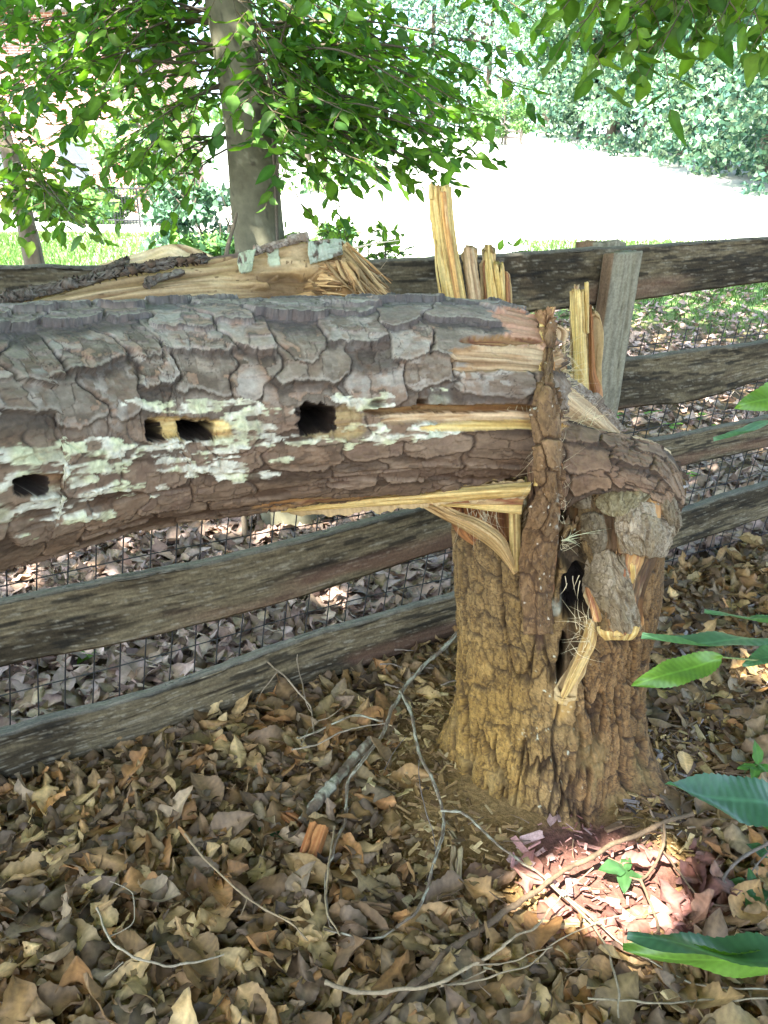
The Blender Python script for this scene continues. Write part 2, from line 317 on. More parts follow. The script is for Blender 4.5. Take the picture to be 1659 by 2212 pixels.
def wood(s, t, seed, pal=YEL, fine=260, groove=.0025, wave=0.0):
    tt = t + wave * (fbm(s * 5, t * 5, 2, seed + 12) - .5)
    n = fbm(s * 5, tt * fine * .35, 4, seed, .65); n2 = fbm(s * 9, tt * fine, 3, seed + 4, .6)
    c = ramp(np.clip((n - .25) * 1.9, 0, .999), pal) * (.62 + .72 * n2)[..., None]
    dk = ss(.62, .74, fbm(s * 3.5, tt * fine * .5, 3, seed + 9)); c = mix(c, (.2, .1, .035), dk * .6)
    return groove * (n - .5) * 2 + groove * .6 * (n2 - .5) - dk * groove, c
def f_bark(**kw):
    return lambda s, t, u, v, sd: bark(s, t, sd, **kw)
def f_wood(pal=YEL, **kw):
    return lambda s, t, u, v, sd: wood(s, t, sd, pal, **kw)

# ------------------------------------------------------------------ the fallen trunk
class Tube:
    """a trunk grid: rows along the axis, columns round it (phi 0 faces the camera, phi > 0 upwards)"""
    def __init__(s, C, rad, dens, M=430):
        s.C = C; T = nrm(np.gradient(C, axis=0)); tc = nrm(dens - C); A = nrm(tc - T * (tc * T).sum(-1, keepdims=True)); B = np.cross(A, T)
        s.T, s.A, s.B = T, A, B
        a = np.linspace(-1, 1, M); ph = np.pi * (a * .72 + .28 * a ** 5) ; s.ph = ph[None, :] + np.zeros((len(C), 1))
        s.N = np.cos(s.ph)[..., None] * A[:, None] + np.sin(s.ph)[..., None] * B[:, None]
        s.S = np.concatenate([[0], np.cumsum(np.linalg.norm(np.diff(C, axis=0), axis=1))])[:, None] + np.zeros((1, M))
        s.rad = rad; s.V = C[:, None] + s.N * (rad[:, None, None] if rad.ndim == 1 else rad[..., None])
        s.t = s.ph * (rad[:, None] if rad.ndim == 1 else rad).mean()
        s.px, s.py = proj(s.V); s.front = ((CAM - s.V) * s.N).sum(-1) > 0
    def at(s, x, y):
        d = np.where(s.front, (s.px - x) ** 2 + (s.py - y) ** 2, 1e12); k = np.unravel_index(np.argmin(d), d.shape); return s.S[k], s.t[k]
    def box(s, x0, y0, x1, y1):
        a = s.at(x0, (y0 + y1) / 2); b = s.at(x1, (y0 + y1) / 2); c = s.at((x0 + x1) / 2, y0); d = s.at((x0 + x1) / 2, y1)
        s0, s1 = sorted((a[0], b[0])); t0, t1 = sorted((c[1], d[1]))
        ang = (b[1] - a[1]) / max(abs(b[0] - a[0]), 1e-4)          # follow how the box tilts on the surface
        sm = (s0 + s1) / 2; tm = (t0 + t1) / 2; sg = 1 if b[0] > a[0] else -1
        x = (s.S - sm) / ((s1 - s0) / 2 + 1e-6); yv = (s.t - tm - ang * sg * (s.S - sm) * (abs(ang) < 1.5)) / ((t1 - t0) / 2 + 1e-6)
        return x, yv
def rag(x, y, p=3):                                # 1 inside, falling to 0 at the superellipse edge
    return 1 - (np.abs(x) ** p + np.abs(y) ** p) ** (1 / p)

def build_log():
    root = thing("fallen_pine_trunk", "grey brown pine trunk snapped off and lying level across the fence, woodpecker holes along it", "fallen tree", G(600, 1600))
    st = [(-150, 650, 1285), (0, 655, 1240), (300, 647, 1160), (600, 640, 1115), (850, 638, 1092), (1000, 643, 1085), (1090, 656, 1080)]
    C = A_([P(x, (a + b) / 2, .215 * F / ((b - a) / 2)) for x, a, b in st]); rad0 = .215
    C = np.concatenate([[C[0] + (C[0] - C[1]) * 6, C[0] + (C[0] - C[1]) * 2.5], C])
    t = np.concatenate([np.linspace(0, 2, 110)[:-1], np.linspace(2, len(C) - 1, 800)])
    Cn = cr(C, t); tb = Tube(Cn, np.full(len(Cn), rad0 * .935), CAM)
    S, tt = tb.S, tb.t
    # rather grey above, redder and smoother below
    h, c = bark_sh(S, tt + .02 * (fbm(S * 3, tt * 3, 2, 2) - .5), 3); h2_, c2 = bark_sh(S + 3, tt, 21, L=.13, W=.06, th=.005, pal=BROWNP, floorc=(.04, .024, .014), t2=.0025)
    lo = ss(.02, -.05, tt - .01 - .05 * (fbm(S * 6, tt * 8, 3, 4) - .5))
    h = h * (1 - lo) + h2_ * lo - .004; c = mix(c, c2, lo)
    up = ss(.06, .22, tt); c = mix(c, A_((.29, .285, .30)) * (.8 + .4 * fbm(S * 30, tt * 60, 4, 77))[..., None], up * .22)
    # long furrow lines on the underside
    fu = fbm(S * 4, tt * 45, 4, 55); fm = ss(-.08, -.16, tt); h = h - fm * .007 * ss(.52, .62, fu); c = mix(c, (.06, .03, .015), fm * ss(.54, .62, fu) * .6)
    st_n = fbm(S * 14, tt * 50, 5, 91, .6); st_f = fbm(S * 30, tt * 120, 4, 93)
    def lichen(b, thr=.5, col=(.56, .57, .35), k=1.0):
        nonlocal c, h
        x, y = tb.box(*b); m = ss(0, .12, rag(x, y, 2.5) * .9 + (st_n - thr) * 2.2 + (st_f - .5) * .9) * (rag(x, y, 2.5) > -.35)
        m = m * k * (.05 + .93 * ss(.42, .54, st_f + .35 * (st_n - .5))) * (.55 + .45 * ss(.3, .6, fbm(S * 40, tt * 40, 3, 34))); cc = mix(A_(col), (.64, .62, .48), ss(.4, .65, fbm(S * 25, tt * 40, 3, 35))) * (.6 + .8 * fbm(S * 120, tt * 140, 4, 33))[..., None]
        c = mix(c, cc, m); h = h + .0022 * m
    for b in [(25, 952, 290, 1012), (300, 862, 520, 890), (490, 885, 592, 962), (250, 955, 500, 985), (320, 945, 520, 968), (70, 1060, 200, 1128), (90, 1020, 190, 1075), (650, 925, 860, 965), (745, 905, 830, 955), (760, 850, 840, 885), (-20, 1060, 25, 1150), (15, 985, 90, 1040)]: lichen(b, .42)
    for b in [(270, 992, 505, 1030), (200, 1040, 350, 1075), (430, 1015, 620, 1040), (580, 880, 650, 900), (580, 985, 640, 1000), (30, 1150, 100, 1165), (860, 922, 1050, 945), (160, 1100, 260, 1125), (720, 845, 770, 868), (930, 835, 985, 850)]: lichen(b, .56)
    lichen((905, 905, 985, 945), .45, (.5, .55, .42))
    # cavities round the holes, showing yellow wood
    wh, wc = wood(S, tt, 61, YEL, fine=150)
    _, wc2 = wood(S, tt, 62, ORA, fine=150)
    def cav(b, dep, col, p=4, k=1., soft=.25):
        nonlocal c, h
        x, y = tb.box(*b); r = rag(x + .5 * (fbm(S * 90, tt * 90, 4, 71) - .5), y + .6 * (fbm(S * 60, tt * 60, 3, 72) - .5), p); m = ss(0, soft, r)
        h = h - dep * m; c = mix(c, col, (ss(0, soft * .7, r) if np.mean(dep) < .1 else ss(-.10, -.03, r)) * k)
    cav((312, 900, 505, 952), .012, wc * .8, k=.75); cav((640, 872, 790, 950), .010, wc * .7, k=.45); cav((30, 1028, 135, 1078), .01, wc2 * .5, k=.5)
    dark = A_((.05, .028, .012))
    for b in [(312, 908, 356, 952), (388, 908, 466, 952), (643, 874, 728, 938), (30, 1028, 108, 1068)]: cav(b, .15, A_((.018, .010, .006)), 5, .97, .22)
    cav((352, 905, 392, 950), -.006, wc * 1.0 + .04, 2.5, .6, .8); cav((458, 900, 500, 950), -.010, wc * 1.1 + .06, 2.5, .8, .8)
    cav((785, 860, 842, 882), .02, A_((.06, .04, .025)), 2.2, .8, 1.); cav((900, 862, 925, 890), .05, dark, 3, .9)
    cav((918, 846, 976, 888), -.012 - .02 * (st_n - .5), A_((.42, .42, .28)) * (.2 + 1.5 * st_f)[..., None], 2., .65, 1.4)
    # the long split with fresh wood, and torn patches near the break
    jn = fbm(S * 8, tt * 8, 3, 14)
    def tear(b, dep, wcx, k=1):
        nonlocal c, h
        x, y = tb.box(*b); r = rag(x + 1.2 * (fbm(tt * 60, S * 9, 4, 25) - .5), y + 1.1 * (jn - .5) + .7 * (fbm(S * 40, tt * 40, 4, 15, .7) - .5), 3); m = ss(0, .25, r)
        h = h * (1 - m * .8) - dep * m + wh * m; c = mix(c, wcx, ss(0, .12, r) * k)
    _, wt_ = wood(S, tt, 63, TAN, fine=200)
    tear((785, 884, 1230, 912), .016, wt_); tear((780, 872, 1230, 893), .035, wc2 * .35); tear((930, 908, 1230, 928), .004, wc, .95)
    tear((985, 735, 1230, 800), .008, wt_ * .8); tear((1080, 668, 1230, 745), .004, mix(wt_, (.42, .2, .14), 0 * S + .6)); tear((1000, 722, 1180, 742), .012, wc2 * .5)
    tear((560, 1070, 960, 1135), .006, wc2 * .7, .8); tear((780, 1052, 1200, 1120), .012, wc)
    tear((1020, 1040, 1200, 1056), .03, wc2 * .3)
    V = tb.V + tb.N * h[..., None]
    # ragged broken end
    M = V.shape[1]; L = S[-1, 0]; k = ss(L - .10, L, S); V = V + tb.T[:, None] * (k * (-.07 * fbm(tb.ph * 7, tb.ph * 0, 4, 5, .7) + .015 * vn(tb.ph * 30, 0 * tb.ph, 2)))[..., None]
    rings = [V]; cs = [c]; ce = V[-1].mean(0)
    for q in range(1, 26):
        f = 1 - q / 25.; rr = ce + (V[-1] - ce) * f; a = tb.ph[-1]
        sp = .10 * (fbm(a * 14 * f + 3, a * 0 + f * 34, 4, 88, .7) - .55) * (1 - abs(f - .5)); rr = rr + tb.T[-1] * sp[:, None]
        rings.append(rr[None]); cs.append(wood(a * 0 + f * .2, a * .2, 9 + q, TAN, fine=160)[1][None])
    V = np.concatenate(rings); c = np.concatenate(cs)
    o = mesh("bark_trunk", V, grid_faces(len(V), M, True), M_bark, root, c)
    return root, tb
LOG, LT = build_log()

# ------------------------------------------------------------------ the stump
def hairs(acc, base, dirv, n, L, col, seed, spread=.5, r=.0004, curl=.3):
    g = np.random.default_rng(seed)
    for k in range(n):
        b = base(g) if callable(base) else np.asarray(base); d = nrm(np.asarray(dirv) + spread * g.normal(size=3)); l = L * g.uniform(.4, 1.2)
        q = np.linspace(0, 1, 6)[:, None]; bend = g.normal(size=3) * curl * l
        acc.tube(b + d * l * q + bend * q * q, r * (1.1 - q[:, 0]), 4, A_(col) * g.uniform(.7, 1.25))
def build_stump():
    root = thing("pine_stump", "thick brown pine stump still standing, split and splintered where the trunk broke off", "tree stump", (STC[0], STC[1], 0))
    rows = [(1040, 985, 1440), (1100, 975, 1436), (1180, 982, 1420), (1290, 986, 1408), (1400, 992, 1380), (1500, 992, 1370), (1600, 985, 1372), (1700, 975, 1388), (1790, 955, 1425)]
    zs, cx, rr = [], [], []
    for y, xl, xr in rows:
        r0 = ray(A_(0) + (xl + xr) / 2, y); k = STC[1] / r0[1]; z = H0 + r0[2] * k; d = k
        zs.append(z); cx.append(((xl + xr) / 2 - 829.5) / F * d); rr.append((xr - xl) / 2 / F * d)
    zs, cx, rr = A_(zs), A_(cx), A_(rr); o = np.argsort(zs); zs, cx, rr = zs[o], cx[o], rr[o]
    zz = np.concatenate([np.linspace(-.12, zs[-1], 560)]); cxx = np.interp(zz, zs, cx); rad = np.interp(zz, zs, rr)
    ker = np.ones(41) / 41; rad = np.convolve(np.pad(rad, 20, 'edge'), ker, 'valid'); cxx = np.convolve(np.pad(cxx, 20, 'edge'), ker, 'valid')
    C = np.stack([cxx, np.full(len(zz), STC[1]), zz], -1)
    dens = C * [1, 1, 1]; dens = np.stack([C[:, 0] * 0, C[:, 1] * 0, C[:, 2]], -1)
    tb = Tube(C, rad, dens, 430)
    ph = tb.ph; z = zz[:, None] + 0 * ph
    # tb.B points sideways here: find which way is right
    side = np.sign(tb.B[:, 0].mean())               # phi>0 is to the right when side=1
    lobes = sum(a * np.exp(-((np.angle(np.exp(1j * (ph * side - p)))) / wd) ** 2) for p, a, wd in [(1.25, .075, .32), (-1.45, .10, .3), (-.5, .045, .25), (.35, .035, .25), (2.4, .15, .4), (-2.5, .15, .4)])
    flare = np.exp(-np.maximum(z - .0, 0) / .085) * lobes + np.exp(-np.maximum(z, 0) / .25) * lobes * .10 - .006
    flut = .012 * np.cos(ph * 5 + 1 + z * 1.5) * ss(1.0, .1, z) + .02 * (fbm(ph * 1.6, z * 2, 2, 4) - .5)
    T, Z = tb.t, z; tw = T + .02 * np.sin(Z * 7) + .03 * (fbm(T * 5, Z * 4, 3, 12) - .5)
    h, c = bark(Z, tw, 8, L=.15, W=.055, amp=.008, plate=.004, crack=.10, warp=.03, pal=STUMPP, floorc=(.035, .022, .012), fl=7, k1=14, k2=36, tilt=.002)
    # deep vertical furrows
    f = np.abs(fbm(tw * 15, Z * 3.2, 4, 31) - .5); fur = ss(.055, .0, f); h = h - .018 * fur; c = mix(c, (.03, .018, .01), fur * .85)
    fi = np.abs(fbm(tw * 34, Z * 9, 4, 35) - .5); fu2 = ss(.04, .0, fi); h = h - .004 * fu2; c = mix(c, (.04, .024, .012), fu2 * .65)
    # right side darker, redder; left foot dusted ochre
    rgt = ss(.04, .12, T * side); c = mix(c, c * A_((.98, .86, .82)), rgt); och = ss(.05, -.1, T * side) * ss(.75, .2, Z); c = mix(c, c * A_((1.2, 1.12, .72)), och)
    dust = ss(.5, .75, fbm(T * 14, Z * 10, 4, 41)) * ss(.45, .05, Z); c = mix(c, (.30, .21, .08), dust * .6)
    sp = ss(.80, .86, fbm(T * 80, Z * 60, 3, 43)) * ss(.12, .0, np.abs(T - side * .02)); c = mix(c, (.6, .62, .45), sp)
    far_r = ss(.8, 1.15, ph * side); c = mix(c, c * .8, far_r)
    wh, wc = wood(Z, T, 51, TAN, fine=120)
    def cav(b, dep, col, p=3, k=1., soft=.3, wob=.5, slant=0):
        nonlocal c, h
        x, y = tb.box(*b)                           # here S runs up the stump and t across it
        r = rag(x + wob * (fbm(Z * 30, T * 30, 3, 71) - .5), y + wob * (fbm(Z * 30, T * 30, 3, 72) - .5) + slant * x, p); m = ss(0, soft, r); h = h * (1 - m * .5) - dep * m; c = mix(c, col, ss(0, soft * .6, r) * k)
    tb2 = tb
    def vbox(x0, y0, x1, y1):
        a = tb.at((x0 + x1) / 2, y0); b = tb.at((x0 + x1) / 2, y1); l = tb.at(x0, (y0 + y1) / 2); q = tb.at(x1, (y0 + y1) / 2)
        sm, sh = (a[0] + b[0]) / 2, abs(a[0] - b[0]) / 2; tm, th = (l[1] + q[1]) / 2, abs(l[1] - q[1]) / 2
        return (tb.S - sm) / sh, (T - tm) / th
    tb.box = lambda *b: vbox(*b)
    cav((1202, 1228, 1288, 1345), .11, A_((.010, .007, .005)), 3)
    cav((1200, 1340, 1250, 1500), .05, wc * .4, 2.2, .8); cav((1203, 1390, 1228, 1490), .09, A_((.03, .02, .01)), 2.2)
    cav((1150, 1235, 1178, 1430), .008, A_((.07, .035, .02)), 2, .6); cav((1185, 1480, 1250, 1560), .004, A_((.42, .26, .08)), 2, .8, 1., 1.2)
    cav((975, 1050, 1140, 1180), .08, wc * .35, 3); cav((1080, 1150, 1130, 1240), .035, wc * .4, 2.5)
    cav((1210, 1060, 1300, 1240), .04, A_((.05, .035, .02)), 2.5, .8)
    cav((1165, 1290, 1215, 1345), .004, A_((.5, .5, .38)), 2, .55, 1., 1.6)
    tl = tb.at(1195, 1640)[1]; cr_ = np.abs(T - tl - .006 * np.sin(Z * 30)) ; m = ss(.006, 0, cr_) * ss(.55, .4, Z); h = h - .014 * m; c = mix(c, (.04, .03, .02), m * .8)
    tl = tb.at(1345, 1500)[1]; cr_ = np.abs(T - tl - side * .35 * (Z - .35) ** 2 - .012 * np.sin(Z * 22)); m = ss(.008, 0, cr_) * ss(.72, .6, Z); h = h - .02 * m; c = mix(c, (.04, .03, .02), m * .8)
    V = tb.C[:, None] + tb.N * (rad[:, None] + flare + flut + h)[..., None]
    # the broken top: a hollow of splinters
    M = V.shape[1]; a = ph[-1]; V[-60:, :, 2] += (ss(0, 60, np.arange(60))[:, None] * (.10 * (fbm(a * 6, a * 0, 4, 6, .7) - .6) + .02 * vn(a * 30, a * 0, 8))[None])
    rings = [V]; cs = [c]; ce = V[-1].mean(0) - [0, 0, .06]
    for q in range(1, 24):
        f_ = 1 - q / 23.; rg = ce + (V[-1] - ce) * f_; rg[:, 2] += .12 * (fbm(a * 14 * f_ + 3, a * 0 + f_ * 30, 4, 88, .7) - .5) * (f_ > 0)
        rings.append(rg[None]); cs.append(wood(a * 0 + f_ * .2, a * .2, 9 + q, TAN, fine=160)[1][None])
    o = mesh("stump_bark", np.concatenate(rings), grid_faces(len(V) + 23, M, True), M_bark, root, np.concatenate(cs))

    # --- bark covered hinge running on from the trunk's lower side
    hg = px_grid([[(1130, 898, 1.62), (1210, 903, 1.63), (1290, 925, 1.66), (1370, 946, 1.71), (1442, 974, 1.79), (1484, 1046, 1.83)],
                  [(1130, 950, 1.545), (1210, 955, 1.56), (1290, 965, 1.59), (1370, 985, 1.64), (1440, 1016, 1.70), (1480, 1080, 1.76)],
                  [(1130, 1015, 1.54), (1210, 1020, 1.55), (1290, 1016, 1.57), (1365, 1030, 1.60), (1428, 1060, 1.65), (1466, 1112, 1.72)],
                  [(1130, 1100, 1.66), (1210, 1100, 1.63), (1290, 1072, 1.60), (1350, 1066, 1.61), (1405, 1092, 1.655), (1440, 1128, 1.70)]])
    def f_h(s, t, u, v, sd):
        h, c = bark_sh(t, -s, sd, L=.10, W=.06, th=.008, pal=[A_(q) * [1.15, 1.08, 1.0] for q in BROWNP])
        f = np.abs(fbm(t * 6, s * 26, 4, 9) - .5); m = ss(.03, 0, f); c = mix(c, (.04, .03, .02), m * .8); return h - m * .006, c
    hinge = shell("bark_hinge", hg, M_bark, root, f_h, .03, .0019, .03, .05, .04, 14, 4, edge=A_((.72, .60, .40)))
    # wood core under the hinge
    core = px_grid([[(1150, 905, 1.70), (1290, 925, 1.70), (1400, 948, 1.76), (1452, 975, 1.86)], [(1150, 1000, 1.66), (1290, 985, 1.66), (1400, 1000, 1.72), (1462, 1030, 1.83)],
                    [(1150, 1080, 1.72), (1290, 1060, 1.69), (1400, 1050, 1.72), (1475, 1070, 1.83)]])
    shell("torn_wood", core, M_wood, root, lambda s, t, u, v, sd: wood(t, s, sd, TAN, fine=200), .05, .004, .03, .03, .03, 20, 14)
    lip = px_grid([[(1440, 1004, 1.72), (1490, 1052, 1.80)], [(1400, 1018, 1.68), (1475, 1062, 1.76)], [(1350, 1035, 1.64), (1440, 1072, 1.70)]])
    shell("bark_plate", lip, M_bark, root, f_bark(pal=[A_((.3, .28, .25)) * k for k in (.7, 1, .9, 1.2, .8)], L=.12, W=.1, plate=.003, amp=.003, crack=.05), .012, .002, .02, .1, .08, 20, 71)

    # --- bulging side with thick bark plates and orange wood showing between them
    bg_ = px_grid([[(1205, 1050, 1.72), (1262, 1048, 1.66), (1330, 1035, 1.63), (1410, 1015, 1.68), (1482, 1040, 1.80)],
                   [(1212, 1140, 1.75), (1262, 1135, 1.67), (1340, 1125, 1.61), (1420, 1110, 1.64), (1474, 1110, 1.76)],
                   [(1262, 1225, 1.77), (1290, 1222, 1.69), (1330, 1215, 1.64), (1385, 1205, 1.67), (1424, 1200, 1.76)],
                   [(1282, 1300, 1.78), (1302, 1300, 1.70), (1325, 1298, 1.68), (1360, 1290, 1.69), (1394, 1290, 1.76)],
                   [(1288, 1362, 1.80), (1306, 1372, 1.73), (1335, 1378, 1.71), (1365, 1372, 1.72), (1392, 1350, 1.77)]])
    Gb = bg_; Lu = np.linalg.norm(np.diff(Gb[:, 2], axis=0), axis=1).sum(); Lv = np.linalg.norm(np.diff(Gb, axis=1), axis=2).sum(1).max()
    uu, vv = np.meshgrid(np.linspace(0, 4, 60), np.linspace(0, 4, 60), indexing='ij'); bx, by = proj(evalgrid(Gb, uu, vv))
    sd_ = []
    for x, y, ra, rb in [(1322, 1068, .045, .06), (1405, 1140, .065, .055), (1248, 1120, .05, .03), (1262, 1075, .03, .03), (1300, 1130, .06, .025), (1445, 1075, .04, .025), (1345, 1290, .085, .045), (1290, 1210, .06, .035), (1460, 1110, .04, .02), (1325, 1345, .04, .04), (1255, 1190, .04, .02)]:
        k = np.unravel_index(np.argmin((bx - x) ** 2 + (by - y) ** 2), bx.shape); sd_.append((uu[k] / 4 * Lu, vv[k] / 4 * Lv, ra, rb))
    def f_b(s, t, u, v, sd):
        h, c = bark(s, t, sd, seeds=sd_, crack=.30, amp=.009, plate=.016, pal=OLIVEP, fl=8, k1=18, k2=26, L=.12, W=.10, warp=.012, floorc=(.06, .035, .02), tilt=.004)
        w_, oc = wood(s, t, 5, ORA, fine=90); ex = ss(.40, .55, fbm(s * 9, t * 12, 3, 18)) * ss(.004, .0, h)
        c = mix(c, oc * .8, ss(.40, .52, fbm(s * 7 + 3, t * 9, 2, 19)) * ss(.007, .004, h)); h = h + .004 * (fbm(s * 30, t * 30, 3, 4) - .5)
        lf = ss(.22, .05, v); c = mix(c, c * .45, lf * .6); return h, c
    def f_base(s, t, u, v, sd):
        h, c = wood(s, t, sd, ORA, fine=90, groove=.006); n = fbm(s * 14, t * 20, 4, 8); dk = ss(.42, .6, fbm(s * 9, t * 14, 4, 18)); c = mix(c * .85, (.05, .03, .016), dk * .9); h = h + .012 * (n - .5) - dk * .006
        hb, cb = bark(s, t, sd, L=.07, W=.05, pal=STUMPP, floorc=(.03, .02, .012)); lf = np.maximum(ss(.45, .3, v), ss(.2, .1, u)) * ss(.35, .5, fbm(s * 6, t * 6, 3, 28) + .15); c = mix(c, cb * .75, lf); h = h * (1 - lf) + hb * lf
        c = mix(c, c * .25, ss(.34, .10, v) * ss(.75, .5, u)); return h, c  # shade of the hollow at left painted into the colour
    uu, vv = uu / 4, vv / 4; bpos = evalgrid(Gb, uu * 4, vv * 4); ap, bp = .0, .0
    def bdp(x, y):
        k = np.unravel_index(np.argmin((bx - x) ** 2 + (by - y) ** 2), bx.shape); p = bpos[k] - CAM; return p[1] * CP - p[2] * SP
    PL = [([(1333, 1092), (1380, 1082), (1428, 1088)], [(1322, 1140), (1390, 1140), (1466, 1140)], [(1345, 1196), (1392, 1206), (1434, 1206)]), ([(1272, 1190), (1310, 1186), (1348, 1204)], [(1258, 1265), (1315, 1265), (1374, 1275)], [(1300, 1350), (1345, 1372), (1386, 1362)]),
          ([(1292, 1072), (1340, 1050), (1388, 1034)], [(1282, 1088), (1345, 1082), (1420, 1060)], [(1300, 1110), (1340, 1118), (1380, 1094)]), ([(1428, 1062), (1445, 1070), (1464, 1088)], [(1432, 1105), (1450, 1112), (1470, 1125)], [(1442, 1150), (1452, 1156), (1464, 1152)]),
          ([(1252, 1112), (1278, 1104), (1304, 1112)], [(1256, 1150), (1282, 1152), (1314, 1160)], [(1262, 1192), (1282, 1200), (1300, 1208)]), ([(1238, 1060), (1258, 1052), (1280, 1064)], [(1232, 1078), (1254, 1082), (1278, 1088)], [(1240, 1096), (1258, 1100), (1276, 1100)])]
    PC = [A_([1.35, 1.3, 1.35]), A_([1.15, 1.1, 1.1]), A_([1.05, 1.05, .9]), A_([1., .95, .95]), A_([.75, .72, .7]), A_([.7, .65, .6])]
    for k, rws in enumerate(PL):
        g3 = px_grid([[(x, y, bdp(x, y) - (.022 if 0 < i_ < 2 and j_ == 1 else .010)) for j_, (x, y) in enumerate(r_)] for i_, r_ in enumerate(rws)])
        shell("bark_plate", g3, M_bark, root, lambda s, t, u, v, sd, k=k: (lambda hc: (hc[0], hc[1] * PC[k]))(bark(s, t, sd, L=.16, W=.13, plate=.002, amp=.010, crack=.03, pal=OLIVEP, floorc=(.05, .035, .02), fl=6, k1=20, k2=24, tilt=.004)), .018, .0017, .05, .05, .07, 24, 400 + k, edge=A_((.30, .18, .08)))
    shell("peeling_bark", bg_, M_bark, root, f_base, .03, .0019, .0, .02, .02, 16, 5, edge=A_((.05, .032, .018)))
    # yellow wood glimpses round the plates
    for k, q in enumerate([[(1425, 1452, 1050, 1.70), (1438, 1462, 1080, 1.70), (1432, 1458, 1108, 1.70)], [(1348, 1362, 1190, 1.66), (1356, 1372, 1225, 1.66), (1358, 1370, 1262, 1.68)],
                           [(1285, 1388, 1352, 1.715), (1288, 1382, 1370, 1.71), (1300, 1370, 1384, 1.73)], [(1262, 1278, 1268, 1.72), (1272, 1296, 1310, 1.705), (1280, 1308, 1345, 1.71)]]):
        shell("torn_wood", strip_ctrl(q, .006), M_wood, root, f_wood(YEL if k != 3 else ORA, fine=140), .02, .0015, .06, .08, .12, 30, 80 + k)
    # golden torn fibres running down the split
    shell("torn_wood", strip_ctrl([(1268, 1290, 1336, 1.735), (1252, 1290, 1385, 1.725), (1238, 1268, 1430, 1.725), (1218, 1244, 1475, 1.725), (1204, 1214, 1525, 1.73)], .012), M_wood, root, f_wood([(.32, .18, .06), (.58, .38, .12), (.66, .48, .2), (.4, .22, .07), (.6, .42, .15)], fine=300, groove=.008), .03, .0014, .05, .10, .07, 7, 90)

    # --- the tall strip of bark left standing in front of the trunk
    rows = [(1166, 1190, 668, 1.56), (1168, 1197, 720, 1.535), (1167, 1196, 785, 1.50), (1157, 1200, 835, 1.455), (1146, 1214, 885, 1.44), (1153, 1213, 950, 1.44), (1158, 1214, 1010, 1.455), (1163, 1212, 1065, 1.49), (1142, 1214, 1110, 1.53), (1124, 1213, 1160, 1.59), (1118, 1204, 1230, 1.655), (1122, 1197, 1300, 1.70), (1130, 1198, 1370, 1.735)]
    def f_s(s, t, u, v, sd):
        h, c = bark(s, t, sd, L=.10, W=.05, amp=.005, plate=.006, crack=.12, pal=[A_(q) * [.86, .80, .92] for q in STUMPP], fl=6, k1=16, k2=30, floorc=(.06, .035, .02))
        m = ss(.62, .8, fbm(s * 22, t * 40, 3, 6)) * ss(.75, .9, v); c = mix(c, (.5, .5, .4), m); r = ss(.93, .98, v) * ss(.45, .6, fbm(s * 14, t * 3, 2, 8)); c = mix(c, (.5, .2, .08), r)
        top = ss(.12, .03, u); c = mix(c, (.34, .18, .08), top * .6); dots = ss(.83, .88, fbm(s * 90, t * 90, 2, 3)); return h, mix(c, (.75, .7, .55), dots * .8)
    bs = shell("bark_strip", strip_ctrl(rows, .016), M_bark, root, f_s, .022, .0016, .02, .0, .10, 26, 6, edge=A_((.5, .26, .10)))
    for k, q in enumerate([[(1164, 1178, 675, 1.55), (1165, 1178, 730, 1.52), (1162, 1173, 785, 1.49), (1158, 1166, 815, 1.47)], [(1156, 1166, 965, 1.455), (1155, 1166, 1010, 1.46), (1152, 1165, 1052, 1.48)],
                           [(1188, 1202, 662, 1.56), (1178, 1194, 690, 1.55)], [(1206, 1216, 1000, 1.49), (1208, 1218, 1030, 1.50), (1206, 1214, 1060, 1.52)]]):
        s_ = shell("splinter", strip_ctrl(q, .002), M_wood, bs, f_wood(YEL if k < 2 else ORA), .012, .0012, .05, .08, .05, 60, 100 + k)

    # --- rear splinters standing above the trunk
    def sliver(q, sd, pal=YEL, jag=.10, th=.03, bul=.012, nm="splinter", par=None, **kw):
        return shell(nm, strip_ctrl(q, bul), M_wood, par or root, f_wood(pal, fine=230, groove=.005), th, .0018, jag, .02, .03, 28, sd, **kw)
    b1 = sliver([(925, 976, 396, 1.93), (929, 981, 470, 1.93), (938, 990, 540, 1.93), (952, 1004, 620, 1.93), (966, 1020, 720, 1.93), (985, 1040, 860, 1.92)], 201, YEL, .06, .05, .018)
    sliver([(950, 964, 412, 1.905), (956, 970, 480, 1.905), (968, 982, 560, 1.905), (982, 995, 650, 1.905)], 202, [(.6, .3, .08), (.72, .42, .14), (.55, .26, .07), (.7, .45, .2), (.5, .25, .08)], .02, .01, .004)
    sliver([(926, 934, 392, 1.925), (926, 936, 430, 1.925)], 203, YEL, .3, .006, .002); sliver([(938, 944, 505, 1.92), (940, 945, 580, 1.92), (948, 954, 640, 1.92)], 204, YEL, .2, .003, .002)
    sliver([(1000, 1022, 528, 1.95), (1002, 1032, 580, 1.95), (1010, 1042, 650, 1.95), (1020, 1052, 760, 1.95)], 205, TAN, .12, .03)
    sliver([(1046, 1062, 525, 1.97), (1046, 1068, 570, 1.97), (1052, 1078, 640, 1.96), (1060, 1085, 740, 1.95)], 206, YEL, .20, .025)
    sliver([(1066, 1086, 562, 1.96), (1068, 1092, 600, 1.96), (1072, 1096, 650, 1.96), (1080, 1100, 740, 1.95)], 207, YEL, .30, .02)
    rot = [(.10, .04, .02), (.3, .12, .04), (.42, .2, .07), (.16, .06, .03), (.34, .15, .05)]
    sliver([(1084, 1100, 585, 1.975), (1086, 1102, 640, 1.97), (1090, 1104, 720, 1.97)], 208, rot, .1, .02, nm="bark_remnant"); sliver([(1042, 1052, 560, 1.985), (1044, 1054, 650, 1.98)], 209, rot, .1, .015, nm="bark_remnant")
